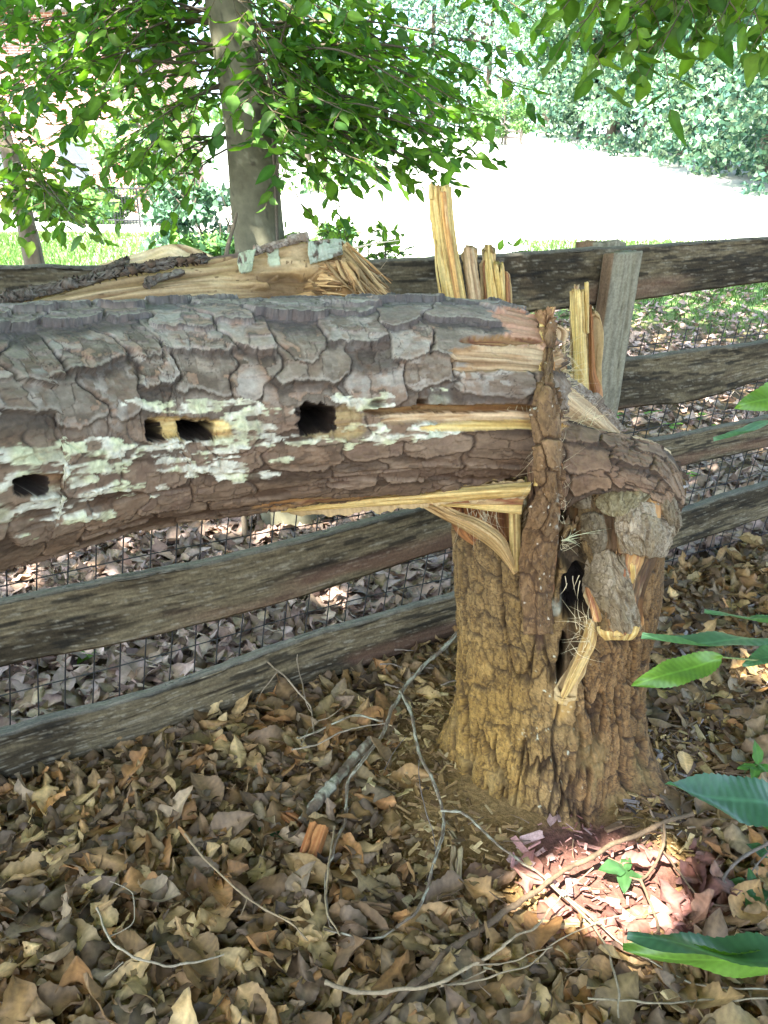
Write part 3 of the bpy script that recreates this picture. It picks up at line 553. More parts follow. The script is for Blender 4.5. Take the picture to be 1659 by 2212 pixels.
    sliver([(1230, 1268, 622, 1.90), (1232, 1268, 680, 1.89), (1237, 1269, 750, 1.88), (1240, 1272, 830, 1.87), (1246, 1278, 930, 1.86)], 210, YEL, .06, .035, .016)
    sliver([(1262, 1272, 606, 1.90), (1263, 1273, 660, 1.90), (1266, 1272, 720, 1.89)], 211, YEL, .2, .01, .003); sliver([(1240, 1252, 612, 1.91), (1238, 1250, 640, 1.91)], 217, TAN, .4, .01, .003)
    sliver([(1268, 1282, 655, 1.93), (1272, 1284, 730, 1.92), (1272, 1288, 800, 1.91), (1272, 1302, 842, 1.90), (1276, 1303, 885, 1.89), (1290, 1310, 940, 1.88)], 212, rot, .1, .03, nm="bark_remnant")
    # --- arched split below them, bark along its upper edge
    ar = px_grid([[(1130, 762, 1.66), (1205, 812, 1.66), (1262, 850, 1.70), (1305, 890, 1.76), (1345, 930, 1.82)], [(1130, 800, 1.62), (1205, 845, 1.63), (1255, 885, 1.66), (1295, 915, 1.72), (1330, 945, 1.78)], [(1130, 880, 1.66), (1205, 905, 1.66), (1245, 918, 1.69), (1275, 930, 1.74), (1300, 942, 1.78)]])
    shell("arched_wood", ar, M_wood, root, lambda s, t, u, v, sd: wood(t, s, sd, TAN, fine=180), .04, .002, .02, .02, .02, 20, 220)
    ab = px_grid([[(1150, 755, 1.68), (1205, 800, 1.675), (1262, 835, 1.71), (1310, 878, 1.77), (1350, 925, 1.83)], [(1150, 785, 1.655), (1205, 828, 1.655), (1262, 862, 1.69), (1303, 898, 1.75), (1338, 938, 1.81)]])
    shell("bark_plate", ab, M_bark, root, lambda s, t, u, v, sd: bark(t, s, sd, L=.05, W=.04, plate=.004, amp=.004), .014, .002, .1, .15, .02, 30, 221)
    # splinters between strip and post
    for k, (q, pal) in enumerate([([(1208, 1222, 790, 1.68), (1212, 1232, 850, 1.68)], YEL), ([(1222, 1236, 800, 1.70), (1228, 1240, 850, 1.70)], YEL), ([(1194, 1206, 745, 1.64), (1197, 1214, 800, 1.64), (1200, 1222, 850, 1.64)], TAN), ([(1215, 1221, 742, 1.66), (1213, 1219, 790, 1.66)], TAN),
                                  ([(1130, 1190, 698, 1.70), (1150, 1228, 715, 1.72), (1150, 1225, 740, 1.72)], TAN), ([(1140, 1215, 745, 1.69), (1160, 1225, 790, 1.7), (1180, 1235, 830, 1.7)], rot)]):
        sliver(q, 230 + k, pal, .25, .01, .004)
    # --- notch on the left: yellow strips, the bent strip and the upright one
    def band(q, sd, pal=YEL, **kw): return shell("split_strip", q, M_wood, root, lambda s, t, u, v, s2: wood(t, s, s2, pal, fine=200, groove=.004), .03, .0016, .02, .03, .015, 24, sd, **kw)
    band(px_grid([[(600, 1100, 1.60), (760, 1078, 1.58), (880, 1066, 1.56), (1000, 1052, 1.545), (1150, 1040, 1.55)], [(600, 1104, 1.60), (760, 1086, 1.57), (880, 1076, 1.545), (1000, 1066, 1.53), (1148, 1058, 1.535)], [(600, 1108, 1.60), (760, 1097, 1.58), (880, 1090, 1.565), (1000, 1082, 1.55), (1140, 1072, 1.555)]]), 240)
    band(px_grid([[(860, 1084, 1.61), (960, 1082, 1.58), (1050, 1078, 1.58), (1135, 1074, 1.58)], [(860, 1096, 1.63), (960, 1090, 1.60), (1050, 1090, 1.59), (1132, 1090, 1.59)]]), 241, ORA)
    band(px_grid([[(930, 1086, 1.62), (1010, 1088, 1.60), (1070, 1090, 1.59), (1130, 1092, 1.59)], [(930, 1092, 1.63), (1010, 1098, 1.61), (1070, 1106, 1.60), (1128, 1112, 1.60)]]), 242)
    shell("split_strip", px_grid([[(905, 1092, 1.66), (935, 1094, 1.63), (965, 1092, 1.62)], [(945, 1116, 1.66), (968, 1112, 1.61), (1000, 1108, 1.63)], [(1005, 1148, 1.67), (1022, 1136, 1.61), (1042, 1124, 1.63)], [(1062, 1186, 1.70), (1074, 1172, 1.63), (1088, 1158, 1.65)], [(1098, 1226, 1.72), (1104, 1218, 1.68), (1110, 1208, 1.68)], [(1109, 1242, 1.74), (1112, 1240, 1.71), (1115, 1236, 1.71)]]), M_wood, root, f_wood([(.34, .2, .07), (.52, .35, .14), (.60, .43, .2), (.42, .26, .1), (.56, .4, .18)], fine=200, groove=.004), .012, .0016, .0, .0, .02, 24, 243, edge=A_((.62, .42, .2)))
    shell("split_strip", strip_ctrl([(1098, 1124, 1106, 1.66), (1099, 1125, 1150, 1.665), (1101, 1124, 1195, 1.68), (1106, 1124, 1236, 1.70)], .006), M_wood, root, f_wood(YEL), .02, .0016, .01, .05, .02, 40, 244)
    shell("dark_inner_wood", px_grid([[(965, 1086, 1.74), (1110, 1088, 1.74)], [(985, 1150, 1.79), (1115, 1190, 1.79)], [(1040, 1190, 1.82), (1118, 1240, 1.8)]]), M_wood, root, f_wood(rot), .05, .003, 0, 0, 0, 10, 245)
    ac = Acc(); WC = A_((.8, .68, .42))
    hairs(ac, lambda g: P(g.uniform(985, 1075), g.uniform(1096, 1120), 1.64), [.15, 0, -1], 45, .07, WC * .8, 1, .45, .0005, .3)
    hairs(ac, lambda g: P(g.uniform(930, 1150), g.uniform(888, 912), 1.49), [.35, -.2, .8], 34, .035, WC * 1.1, 2, .35, .0005, .2)
    hairs(ac, lambda g: P(1216 + g.uniform(-8, 12), g.uniform(740, 860), 1.62), [1, -.3, .25], 46, .045, WC, 3, .55, .0006, .4)
    hairs(ac, lambda g: P(1214 + g.uniform(-2, 4), g.uniform(880, 1200), 1.50), [1, -.3, .1], 46, .022, WC * .8, 4, .9, .0004, .8)
    hairs(ac, lambda g: P(g.uniform(1215, 1290), g.uniform(900, 925), 1.64), [.6, -.3, .7], 30, .05, WC * 1.1, 5, .5, .0005, .4)
    hairs(ac, lambda g: P(1258 + g.uniform(-14, 20), g.uniform(1330, 1420), 1.71), [-.5, -.15, .75], 44, .055, WC, 6, .6, .0006, .4)
    hairs(ac, lambda g: P(1215 + g.uniform(-4, 4), 1168, 1.60), [.8, -.1, .45], 10, .05, A_((.65, .68, .42)), 7, .2, .0009, .5)
    hairs(ac, lambda g: P(g.uniform(1210, 1255), g.uniform(1240, 1260), 1.70), [.1, -.2, -1], 5, .05, WC, 8, .3, .0012, .2)
    hairs(ac, lambda g: P(g.uniform(1150, 1160), g.uniform(870, 1060), 1.50), [-.6, -.2, -.5], 14, .05, WC * .9, 9, .3, .0004, .3)
    ac.build("torn_fibres", M_wood, root)
    return root, tb
STUMP, ST = build_stump()

# ------------------------------------------------------------------ the other half of the split trunk, lying behind
def build_slab():
    root = thing("split_trunk_slab", "long yellow split slab of trunk lying across the fence top behind the pine trunk, ragged at its right end", "split log", G(500, 1450))
    a = px_grid([[(x, yt, d), (x, (yt * 2 + yb) / 3, d - .02), (x, (yt + 2 * yb) / 3, d - .03), (x, yb, d - .01)] for x, yt, yb, d in
                 [(-260, 690, 820, 1.45), (-100, 655, 780, 1.52), (0, 634, 740, 1.58), (200, 592, 710, 1.66), (400, 560, 700, 1.74), (520, 543, 695, 1.78), (600, 527, 690, 1.80), (662, 519, 690, 1.82), (735, 515, 700, 1.86), (775, 548, 705, 1.89), (845, 632, 715, 1.93)]])
    def f_a(s, t, u, v, sd):
        h, c = wood(s, t, sd, [(.28, .18, .08), (.42, .29, .14), (.50, .37, .20), (.33, .22, .10), (.45, .32, .17)], fine=110, groove=.006, wave=.10)
        o = ss(.25, .5, v) * ss(.45, .75, u) ; c = mix(c, c * A_((1.05, .8, .5)), o * .8)
        dk = np.maximum(ss(.54, .66, fbm(s * 7, t * 30, 4, 5)) * ss(.28, .42, v) * ss(.45, .6, u), ss(.42, .52, fbm(s * 9, t * 24, 4, 6)) * ss(.40, .5, v) * ss(.60, .68, u)); h = h - dk * .02; c = mix(c, (.09, .05, .02), dk * .75)
        wh_ = ss(.88, .93, fbm(s * 60, t * 60, 2, 7)); c = mix(c, (.12, .07, .03), ss(.80, .84, fbm(s * 70, t * 70, 2, 7)) * .8)
        bk = ss(.07, .045, v + .05 * (fbm(s * 16, 0 * t, 4, 15) - .5)) * ss(.62, .55, u); c = mix(c, A_((.15, .11, .08)) * (.5 + fbm(s * 60, t * 90, 3, 8))[..., None], bk)
        q = rag((u - .815) / .05, (v - .05) / .17, 3) + (fbm(s * 22, t * 60, 4, 16) - .5) * 1.2; m = ss(0, .15, q); c = mix(c, (.44, .50, .36), m * .8)
        q = rag((u - .585) / .022, (v - .12) / .22, 4) + (fbm(s * 22, t * 60, 4, 17) - .5) * 1.; m = ss(0, .15, q); h = h + .006 * m; c = mix(c, (.48, .54, .36), m * .9)
        return h, c
    shell("split_face", a, M_wood, root, f_a, .07, .0022, .0, .02, .02, 18, 301, edge=A_((.38, .25, .12)))
    b = px_grid([[(x, yt, d), (x, (yt + yb) / 2, d - .015), (x, yb, d - .01)] for x, yt, yb, d in [(-120, 690, 760, 1.64), (0, 642, 700, 1.70), (100, 610, 660, 1.75), (210, 572, 640, 1.80), (290, 548, 620, 1.83), (370, 526, 610, 1.86), (420, 534, 610, 1.88), (470, 556, 620, 1.90), (560, 585, 640, 1.93)]])
    shell("rear_strip", b, M_wood, root, lambda s, t, u, v, sd: wood(s, t, sd, [(.42, .3, .14), (.6, .46, .24), (.68, .55, .33), (.5, .35, .18), (.62, .48, .27)], fine=130, groove=.008, wave=.12), .05, .0022, .02, .02, .03, 18, 302)
    for k, (q, sd) in enumerate([([(-60, 650, 676), (60, 622, 646), (200, 590, 612), (330, 566, 584), (455, 548, 562)], 303), ([(-80, 690, 700), (30, 650, 668), (110, 622, 640), (210, 585, 602), (280, 553, 562)], 304), ([(545, 540, 556), (590, 522, 538), (640, 511, 523), (668, 508, 518)], 305), ([(310, 604, 624), (345, 592, 612), (400, 582, 592)], 306)]):
        dd = {303: 1.555, 304: 1.665, 305: 1.56, 306: 1.545}[sd]; sl_ = {303: .0004, 304: .0005, 305: .00038, 306: .0004}[sd]
        g = px_grid([[(x, yt, dd + sl_ * x), (x, (yt + yb) / 2, dd + sl_ * x - .012), (x, yb, dd + sl_ * x)] for x, yt, yb in q])
        shell("bark_flake", g, M_bark, root, f_bark(L=.05, W=.02, plate=.004, amp=.006, pal=[A_(p) * (.55 if sd != 305 else 1.1) for p in GREYP]), .012, .002, .04, .05, .16, 40, sd, edge=A_((.10, .065, .04)))
    ac = Acc(); g = np.random.default_rng(5)
    for k in range(64):                              # crushed splinters sloping down at the right end, others lying level
        f_ = g.uniform(); w_ = g.uniform(); pal = A_(TAN)[g.integers(0, 5)] * g.uniform(.35, 1.15) * [1, .92, .75]
        a0 = (728 + g.normal() * 12, 524 + 46 * f_); a1 = (845 - 75 * f_ + g.normal() * 4, 636 - 30 * (w_ < .3) * g.uniform()); d = 1.86 - .05 * f_; m_ = ((a0[0] + a1[0]) / 2 - 1 + g.normal() * 5, (a0[1] + a1[1]) / 2 + 3 + g.normal() * 4)
        n_ = 9; q = cr(A_([P(*a0, d), P(*m_, d - .015), P(*a1, d + .01)]), np.linspace(0, 2, n_)); wd = g.uniform(.001, .0065); ac.tube(q, wd * (1 - .75 * np.linspace(0, 1, n_) ** 2) * (.8 + .4 * g.uniform(size=n_)), 5, pal)
    for k in range(34):
        x0 = g.uniform(640, 690); y0 = g.uniform(566, 632); l = g.uniform(40, 130); ctrl = A_([P(x0, y0, 1.84), P(x0 + l * .5, y0 - 3 + g.normal() * 5, 1.815), P(x0 + l, y0 + g.normal() * 10 + 6, 1.83)]); ac.tube(cr(ctrl, np.linspace(0, 2, 8)), g.uniform(.4, 1.2) * np.linspace(.006, .0015, 8), 5, A_(TAN)[g.integers(0, 5)] * g.uniform(.3, 1.2) * [1, .9, .7])
    ac.tube(cr(A_([P(745, 542, 1.86), P(800, 528, 1.84), P(862, 519, 1.83)]), np.linspace(0, 2, 8)), np.linspace(.004, .001, 8), 5, (.66, .6, .42))
    hairs(ac, lambda g: P(g.uniform(700, 835), g.uniform(560, 632), 1.83), [.4, -.2, .6], 16, .04, (.6, .45, .27), 12, .7, .0005, .5)
    ac.build("crushed_splinters", M_wood, root)
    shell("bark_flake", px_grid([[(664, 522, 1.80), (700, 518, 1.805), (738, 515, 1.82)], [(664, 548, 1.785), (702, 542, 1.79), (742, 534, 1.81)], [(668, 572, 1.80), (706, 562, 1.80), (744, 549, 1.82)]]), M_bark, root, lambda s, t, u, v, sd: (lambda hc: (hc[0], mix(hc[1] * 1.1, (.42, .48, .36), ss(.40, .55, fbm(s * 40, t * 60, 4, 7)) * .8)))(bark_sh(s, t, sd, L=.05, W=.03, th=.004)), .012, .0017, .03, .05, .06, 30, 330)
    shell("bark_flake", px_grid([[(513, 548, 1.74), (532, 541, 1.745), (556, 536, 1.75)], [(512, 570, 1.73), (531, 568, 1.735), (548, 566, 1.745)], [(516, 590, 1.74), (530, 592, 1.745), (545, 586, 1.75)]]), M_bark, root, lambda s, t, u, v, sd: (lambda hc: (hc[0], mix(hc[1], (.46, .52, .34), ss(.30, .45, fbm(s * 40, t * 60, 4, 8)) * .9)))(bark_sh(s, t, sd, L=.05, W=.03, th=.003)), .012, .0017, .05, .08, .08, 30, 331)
build_slab()

# ------------------------------------------------------------------ fence
FA = G(0, 1702); FB = G(985, 1390); FD = nrm((FB - FA) * [1, 1, 0]); FN = A_([FD[1], -FD[0], 0])      # FN points to the camera side
def FP(x, y, off=0.0):
    r = ray(x, y); n = FN; k = ((FA + n * off - CAM) @ n) / (r @ n); return CAM + r * k
def build_fence():
    root = thing("board_fence", "weathered grey four board fence with black wire mesh behind it", "fence", (FA[0], FA[1], 0)); root["kind"] = "thing"
    def board(stn, off, sd, th=.036, rough=1.0, dark=.5):
        T0 = A_([FP(x, a, off) for x, a, b in stn]); B0 = A_([FP(x, b, off) for x, a, b in stn]); L = np.concatenate([[0], np.cumsum(np.linalg.norm(np.diff((T0 + B0) / 2, axis=0), axis=1))])
        N = int(L[-1] / .0045); q = np.interp(np.linspace(0, L[-1], N), L, np.arange(len(L))); Tt = cr(T0, q); Bb = cr(B0, q)
        s = np.linspace(0, L[-1], N)[:, None]; H = .5 * (Tt - Bb); Ct = .5 * (Tt + Bb)
        n1, n2 = 44, 10; a = np.linspace(1, -1, n1); b = np.linspace(1, -1, n2)[1:-1]
        hx = np.concatenate([a, -np.ones(n2 - 2), a[::-1], np.ones(n2 - 2)]); hy = np.concatenate([np.ones(n1), b, -np.ones(n1), b[::-1]])
        rd = 1 - .12 * (np.abs(hx) > .97) * (np.abs(hy) > .97)
        M = len(hx); t = hx[None] * .08 + hy[None] * .02; S_ = s + 0 * t; T_ = t + 0 * s
        g = fbm(S_ * 5, T_ * 90, 5, sd, .6); g2 = fbm(S_ * 2.2, T_ * 16, 4, sd + 3)
        ds = (.0075 * (g - .5) + .010 * rough * (g2 - .5)); edge = (.014 * rough * (fbm(s * 7, s * 0, 5, sd + 5, .6) - .5)) * (hx[None] > .85) + (.010 * rough * (fbm(s * 6, s * 0, 5, sd + 6, .6) - .5)) * (hx[None] < -.85)
        V = Ct[:, None] + H[:, None] * (hx * rd)[None, :, None] * 1.0 + FN * (hy * th / 2 * rd)[None, :, None] + FN * (ds * np.sign(hy)[None])[..., None] + A_([0, 0, 1.]) * edge[..., None]
        base = ramp(np.clip(g * 1.5 - .25, 0, .999), [(.026, .019, .010), (.088, .068, .037), (.155, .125, .07), (.098, .077, .044), (.225, .19, .12)])
        pt = ss(.50 - .1 * dark, .62, g2 + .25 * (fbm(S_ * 12, T_ * 60, 4, sd + 8) - .5)); c = mix(base, base * A_((.30, .29, .28)), pt * .9 * dark * 1.6 if dark < .6 else pt * .95)
        fd = fbm(S_ * 26, T_ * 330, 3, sd + 20, .6); c = c * (.45 + 1.1 * fd)[..., None]; dsh = ss(.60, .8, fbm(S_ * 22, T_ * 260, 4, sd + 21, .65)); c = mix(c, (.34, .31, .23), dsh * .45); blk = ss(.62, .7, fbm(S_ * 7, T_ * 70, 4, sd + 22)); c = mix(c, (.012, .011, .008), blk * .75)
        topc = ss(.9, .97, hx[None] + 0 * s); c = mix(c, A_((.20, .19, .15)) * (.5 + .9 * fd)[..., None], topc * .6)
        c = mix(c, (.16, .09, .055), ss(.55, .75, fbm(S_ * 1.7, T_ * 9, 3, sd + 10)) * ss(-.0, -.5, hx[None]) * .6)
        Vc = [V]; cc = [c]
        e0 = Ct[:1, None] + (V[:1] - Ct[:1, None]) * 0; e1 = Ct[-1:, None] + (V[-1:] - Ct[-1:, None]) * 0
        V = np.concatenate([e0, V, e1]); c = np.concatenate([c[:1] * .6, c, c[-1:] * .6])
        return mesh("board", V, grid_faces(len(V), M, True), M_grey, root, c)
    board([(-420, 585, 760), (-150, 580, 735), (0, 574, 718), (400, 568, 705), (800, 561, 692), (1050, 549, 680), (1240, 537, 664), (1390, 529, 644), (1659, 512, 606), (1900, 497, 575)], 0, 11, rough=.8, dark=.75)
    board([(-420, 1010, 1190), (0, 930, 1075), (500, 880, 1005), (800, 845, 955), (1100, 812, 915), (1340, 774, 880), (1500, 755, 862), (1659, 735, 815), (1900, 700, 770)], 0, 12, rough=1.2, dark=.55)
    board([(-420, 1385, 1570), (0, 1297, 1436), (250, 1246, 1388), (500, 1198, 1326), (720, 1142, 1262), (906, 1095, 1200), (1100, 1040, 1135), (1340, 965, 1050), (1440, 942, 1012), (1659, 898, 962), (1900, 845, 900)], 0, 13, rough=.7, dark=.6)
    board([(-420, 1740, 1890), (0, 1581, 1706), (272, 1508, 1616), (400, 1462, 1575), (544, 1412, 1520), (707, 1357, 1460), (985, 1279, 1366), (1200, 1195, 1282), (1440, 1110, 1186), (1659, 1040, 1112), (1900, 965, 1030)], 0, 14, rough=1.3, dark=.6)
    # posts: boards nailed either side
    def post(pt, pb, wd, th, off, sd, par):
        top = FP(*pt, off); bot = FP(*pb, off); d = bot - top; bot = top + d * ((top[2] + .3) / -d[2]) if d[2] < 0 else bot
        top, bot = top, bot; N, M = 260, 64; a = np.linspace(0, 2 * np.pi, M, endpoint=False); ca, sa = np.cos(a), np.sin(a); k = 1 / np.maximum(np.abs(ca), np.abs(sa)) ** .92
        s = np.linspace(0, 1, N)[:, None]; Ls = np.linalg.norm(bot - top); S_ = s * Ls + 0 * a; T_ = ca[None] * k * .05 + sa[None] * k * .02 + 0 * s
        g = fbm(S_ * 6, T_ * 110, 5, sd, .6); jag = .02 * (fbm(ca * 3 + 5, sa * 2, 3, sd) - .5)
        V = (top + (bot - top) * s)[:, None] + FD * (ca * k * wd / 2)[None, :, None] + FN * (sa * k * th / 2)[None, :, None]; nn = FD * ca[:, None] + FN * sa[:, None]
        V = V + nn[None] * (.006 * (g - .5))[..., None]; V[0, :, 2] += jag; c = ramp(np.clip(g * 1.6 - .3, 0, .999), [(.09, .078, .048), (.21, .19, .125), (.28, .26, .18), (.16, .145, .10), (.32, .30, .215)])
        sidem = (ca < -.75)[None] * 1. + 0 * s; c = mix(c, A_((.15, .09, .05)) * (.5 + g)[..., None], sidem * .85)
        V = np.concatenate([V[:1] * 0 + V[0].mean(0), V]); c = np.concatenate([c[:1], c]); return mesh("post", V, grid_faces(len(V), M, True), M_grey, par, c)
    post((1346, 546), (1296, 878), .125, .05, .055, 31, root)
    post((1298, 521), (1290, 700), .15, .09, -.075, 32, root)
    for k, xb in enumerate((-330,)): post((xb, 560), (xb + 60, 900), .12, .05, .055, 33 + k, root)
    # wire mesh behind the boards, its uprights square to the boards
    ac = Acc(); D = nrm(FP(60, 1240, -.03) - FP(64, 1700, -.03)); D2 = nrm(D + FD * .0)
    p0 = FP(-420, 1700, -.03); n = int(5.2 / .072); g = np.random.default_rng(3)
    for k in range(n):
        b = p0 + FD * .072 * k; b = b * [1, 1, 0] + [0, 0, .0]; t = b + D2 * 1.05
        q = np.linspace(0, 1, 9)[:, None]; ac.tube(b + (t - b) * q + FN * .004 * np.sin(q * 9 + k) + FD * .0025 * np.sin(q * 7 + k * 2), np.full(9, .0021), 5, (.02, .02, .02))
    for j in range(10):
        z = .06 + j * .105; q = np.linspace(0, 1, 60)[:, None]; s0 = p0 * [1, 1, 0] + D2 * z; ac.tube(s0 + FD * 5.2 * q + A_([0, 0, 1]) * (.006 * np.sin(q * 23 + j) - .02 * q) + FN * .005 * np.sin(q * 31 + j), np.full(60, .0019), 5, (.02, .02, .02))
    ac.build("wire_mesh", M_wire, root)
build_fence()

# ------------------------------------------------------------------ leaves: prototypes and scattering
def leaf_proto(nu, nv, wd=.5, roll=.0, bend=.0, fold=.1, wave=.0, serr=.0, teeth=9, tip=1.0, twist=0., hole=None, sd=0, vein=.0):
    """unit leaf: stalk end at x=0, tip at x=1; returns verts, faces, (u, v)"""
    u = np.linspace(0, 1, nu)[:, None]; v = np.linspace(-1, 1, nv)[None, :]
    prof = np.sin(np.pi * u ** .8) ** .75 * (1 - .35 * u ** 3 * tip) * wd / 2; prof = np.maximum(prof, .006)
    if serr: prof = prof * (1 + serr * ((u * teeth) % 1 - .4))
    prof = prof * (1 + .18 * (vn(u * 5 + 3, 0 * u, sd) - .5)) * (1 if not hole else 1 - hole * ss(.5, .75, vn(u * 7 + 3, np.sign(v) * 3 + 0 * u, sd + 5)))
    y = prof * v; x = u + 0 * v - .12 * np.abs(v) * prof * 1.0; z = fold * np.abs(y) + wave * np.sin(u * 14 + sd) * np.abs(v) ** 1.5 * prof * 1.2 + wave * .25 * np.sin(u * 7 + v * 2 + sd * 3)
    z = z + vein * np.sin((u * teeth - np.abs(v) * .9) * 2 * np.pi) * np.abs(v) * (1 - np.abs(v)) * .04
    if roll:                                            # curl the sides round the midrib
        r = 1 / abs(roll); a = y / r; y = np.sin(a) * r; z = z + np.sign(roll) * (1 - np.cos(a)) * r
    if bend:                                            # curl along the length
        r = 1 / abs(bend); a = x / r; zz = z; x = np.sin(a) * (r - zz * np.sign(bend)); z = np.sign(bend) * (r - (r - zz * np.sign(bend)) * np.cos(a))
    if twist:
        a = twist * (u + 0 * v); y, z = y * np.cos(a) - z * np.sin(a), y * np.sin(a) + z * np.cos(a)
    return np.stack([x, y, z + 0 * x], -1).reshape(-1, 3), grid_faces(nu, nv), np.stack([u + 0 * v, v + 0 * u], -1).reshape(-1, 2)
def euler(yaw, pitch, roll):
    cy, sy, cp, sp, c_, s_ = np.cos(yaw), np.sin(yaw), np.cos(pitch), np.sin(pitch), np.cos(roll), np.sin(roll)
    X = np.stack([cy * cp, sy * cp, -sp], -1); Y = np.stack([cy * sp * s_ - sy * c_, sy * sp * s_ + cy * c_, cp * s_], -1); return X, Y, np.cross(X, Y)
def scatter(protos, pos, X, Z, scale, col, g, veinc=.12, tipc=None, halfdark=.06):
    X = nrm(X); Z = nrm(Z - X * (Z * X).sum(-1, keepdims=True)); Y = np.cross(Z, X); pick = g.integers(0, len(protos), len(pos)); Vs, Fs, Cs, n = [], {}, [], 0
    for k, (pv, pf, uv) in enumerate(protos):
        m = np.where(pick == k)[0]
        if not len(m): continue
        Bm = np.stack([X[m], Y[m], Z[m]], 1)            # rows are the axes
        V = np.einsum('vi,nij->nvj', pv, Bm) * scale[m][:, None, None] + pos[m][:, None]
        u, v = uv[:, 0], uv[:, 1]; pat = 1 - veinc * (np.cos((u * 8 - np.abs(v) * .8) * 2 * np.pi) * .5 + .5) * (np.abs(v) > .05) + .25 * (np.abs(v) < .12); pat = pat * (1 + halfdark * np.sign(v))
        C = col[m][:, None, :] * pat[None, :, None]
        if tipc is not None: C = C * (1 - .35 * ss(.6, 1.1, np.maximum(np.abs(v), u)))[None, :, None] * (.8 + .4 * g.uniform(size=(len(m), 1, 1)))
        Vs.append(V.reshape(-1, 3)); Cs.append(C.reshape(-1, 3)); Fk = (pf[None] + (np.arange(len(m)) * len(pv))[:, None, None] + n).reshape(-1, pf.shape[1]); Fs.setdefault(pf.shape[1], []).append(Fk); n += len(m) * len(pv)
    return np.concatenate(Vs), [np.concatenate(f) for f in Fs.values()], np.concatenate(Cs)
DRY = A_([(.22, .135, .055), (.31, .205, .09), (.25, .175, .09), (.15, .095, .05), (.36, .26, .125), (.22, .175, .12), (.36, .19, .065), (.19, .14, .10), (.44, .34, .17), (.27, .165, .06), (.16, .11, .07), (.31, .24, .11)])
DRY = mix(DRY, DRY.mean(1)[:, None] * A_([1.22, 1.02, .70]), np.full(len(DRY), .12)) * A_([1.16, 1.05, .86]) + A_([.03, .026, .018])
def build_litter():
    global SUN_PINK
    SUN_PINK = [(.30, .135, .11), (.38, .20, .17), (.46, .31, .27), (.18, .075, .055), (.34, .17, .14)]  # pink of the sunlight mixed into the reddish chip colours
    g = np.random.default_rng(11)
    def protos(nu, nv, n):
        out = []
        for k in range(n):
            out.append(leaf_proto(nu, nv, g.uniform(.42, .66), g.choice([-1, 1]) * (g.uniform(.2, 1.9) if k % 5 else g.uniform(4, 7)), g.choice([-1, 1]) * g.uniform(.05, .8), g.uniform(-.3, .45), g.uniform(.05, .3), g.uniform(.10, .22) if nu > 8 else 0, 9, g.uniform(.4, 1), g.normal() * .4, hole=.65 if k % 3 == 0 else None, sd=k))
        return out
    def place(n, xr, yr, keep, protos_, name, lab, smin=.055, smax=.142, lift=.035, sky_pale=0):
        x = g.uniform(*xr, n * 2); y = g.uniform(*yr, n * 2); m = keep(x, y); x, y = x[m][:n], y[m][:n]; n = len(x)
        z = terrain(x, y) + .004 + lift * g.uniform(0, 1, n) ** 1.6; sc = g.uniform(smin, smax, n)
        pit = g.normal(0, .17, n); rol = g.normal(0, .24, n); up = g.uniform(size=n) < .05; rol = np.where(up, g.uniform(-1.5, 1.5, n), rol); pit = np.where(g.uniform(size=n) < .08, g.uniform(-1.1, -.3, n), pit)
        Xd, Yd, Zd = euler(g.uniform(0, 2 * np.pi, n), pit, rol)
        c = DRY[g.integers(0, len(DRY), n)] * g.uniform(.42, 1.32, n)[:, None]
        if sky_pale: c = mix(c, A_((.60, .45, .41)) * g.uniform(.35, 1.3, n)[:, None], np.full(n, sky_pale))  # sky light on the litter behind the fence put into paler leaf colours
        pp = G(1305, 1895); inp = ss(.31, .23, np.hypot(x - pp[0], (y - pp[1]) / .8)); c = mix(c, A_((.31, .14, .115)) * g.uniform(.6, 1.4, n)[:, None], inp * .9)  # leaves in the sun patch tinted pink to stand for the sunlight
        pos = np.stack([x, y, z], -1) - Xd * sc[:, None] * .5; pos[:, 2] += np.abs(Xd[:, 2]) * sc * .5 * .6
        V, Fc, C = scatter(protos_, pos, Xd, Zd, sc, c, g, .26, True); o = mesh(name, V, Fc, M_litter, None, C); tag(o, lab, "dry leaves", kind="stuff")
    P1 = protos(19, 7, 40); P2 = protos(7, 4, 20)
    def side(x, y): return (x - FA[0]) * FN[0] + (y - FA[1]) * FN[1]      # >0 on the camera's side
    def near(x, y):
        r = np.hypot((x - STC[0]) * .95, (y - STC[1] + .12)); k = g.uniform(size=x.shape); chips = ss(.36, .60, r + .10 * (fbm(x * 7, y * 7, 3, 5) - .5)); mul = 1 - .62 * ss(.45, .6, x) * ss(1.55, 1.9, y) * ss(2.9, 2.5, y) 
        mul = mul * (1 - .62 * ss(.21, .15, np.hypot(x - G(1305, 1900)[0], (y - G(1305, 1900)[1]) / .8)))
        return (side(x, y) > .02) & (r > .30) & (k < chips * mul + .04) & (np.abs(x) < .62 * y + .35)
    place(10500, (-1.6, 2.4), (.82, 3.4), near, P1, "leaf_litter", "thick layer of curled brown dead leaves on the ground in front of the fence")
    place(3600, (-1.6, 2.4), (.82, 3.4), near, P2, "leaf_litter", "small broken brown leaf scraps among the leaf layer before the fence", .02, .06, .04)
    def back(x, y): return (side(x, y) < -.05) & (side(x, y) > -7.5) & (np.abs(x) < .6 * y + .8) & (g.uniform(size=x.shape) < np.clip(3.2 / y, .25, 1))
    place(9000, (-2.2, 2.2), (1.6, 4.0), lambda x, y: (side(x, y) < -.05) & (np.abs(x) < .62 * y + .6), P2, "leaf_litter", "brown dead leaves lying just behind the fence, coloured paler grey for the sky light", .06, .13, .05, .62)
    place(17000, (-3.6, 7.), (2.4, 10.6), back, P2, "leaf_litter", "brown dead leaves covering the ground behind the fence, coloured paler grey for the sky light", .06, .13, .05, .62)
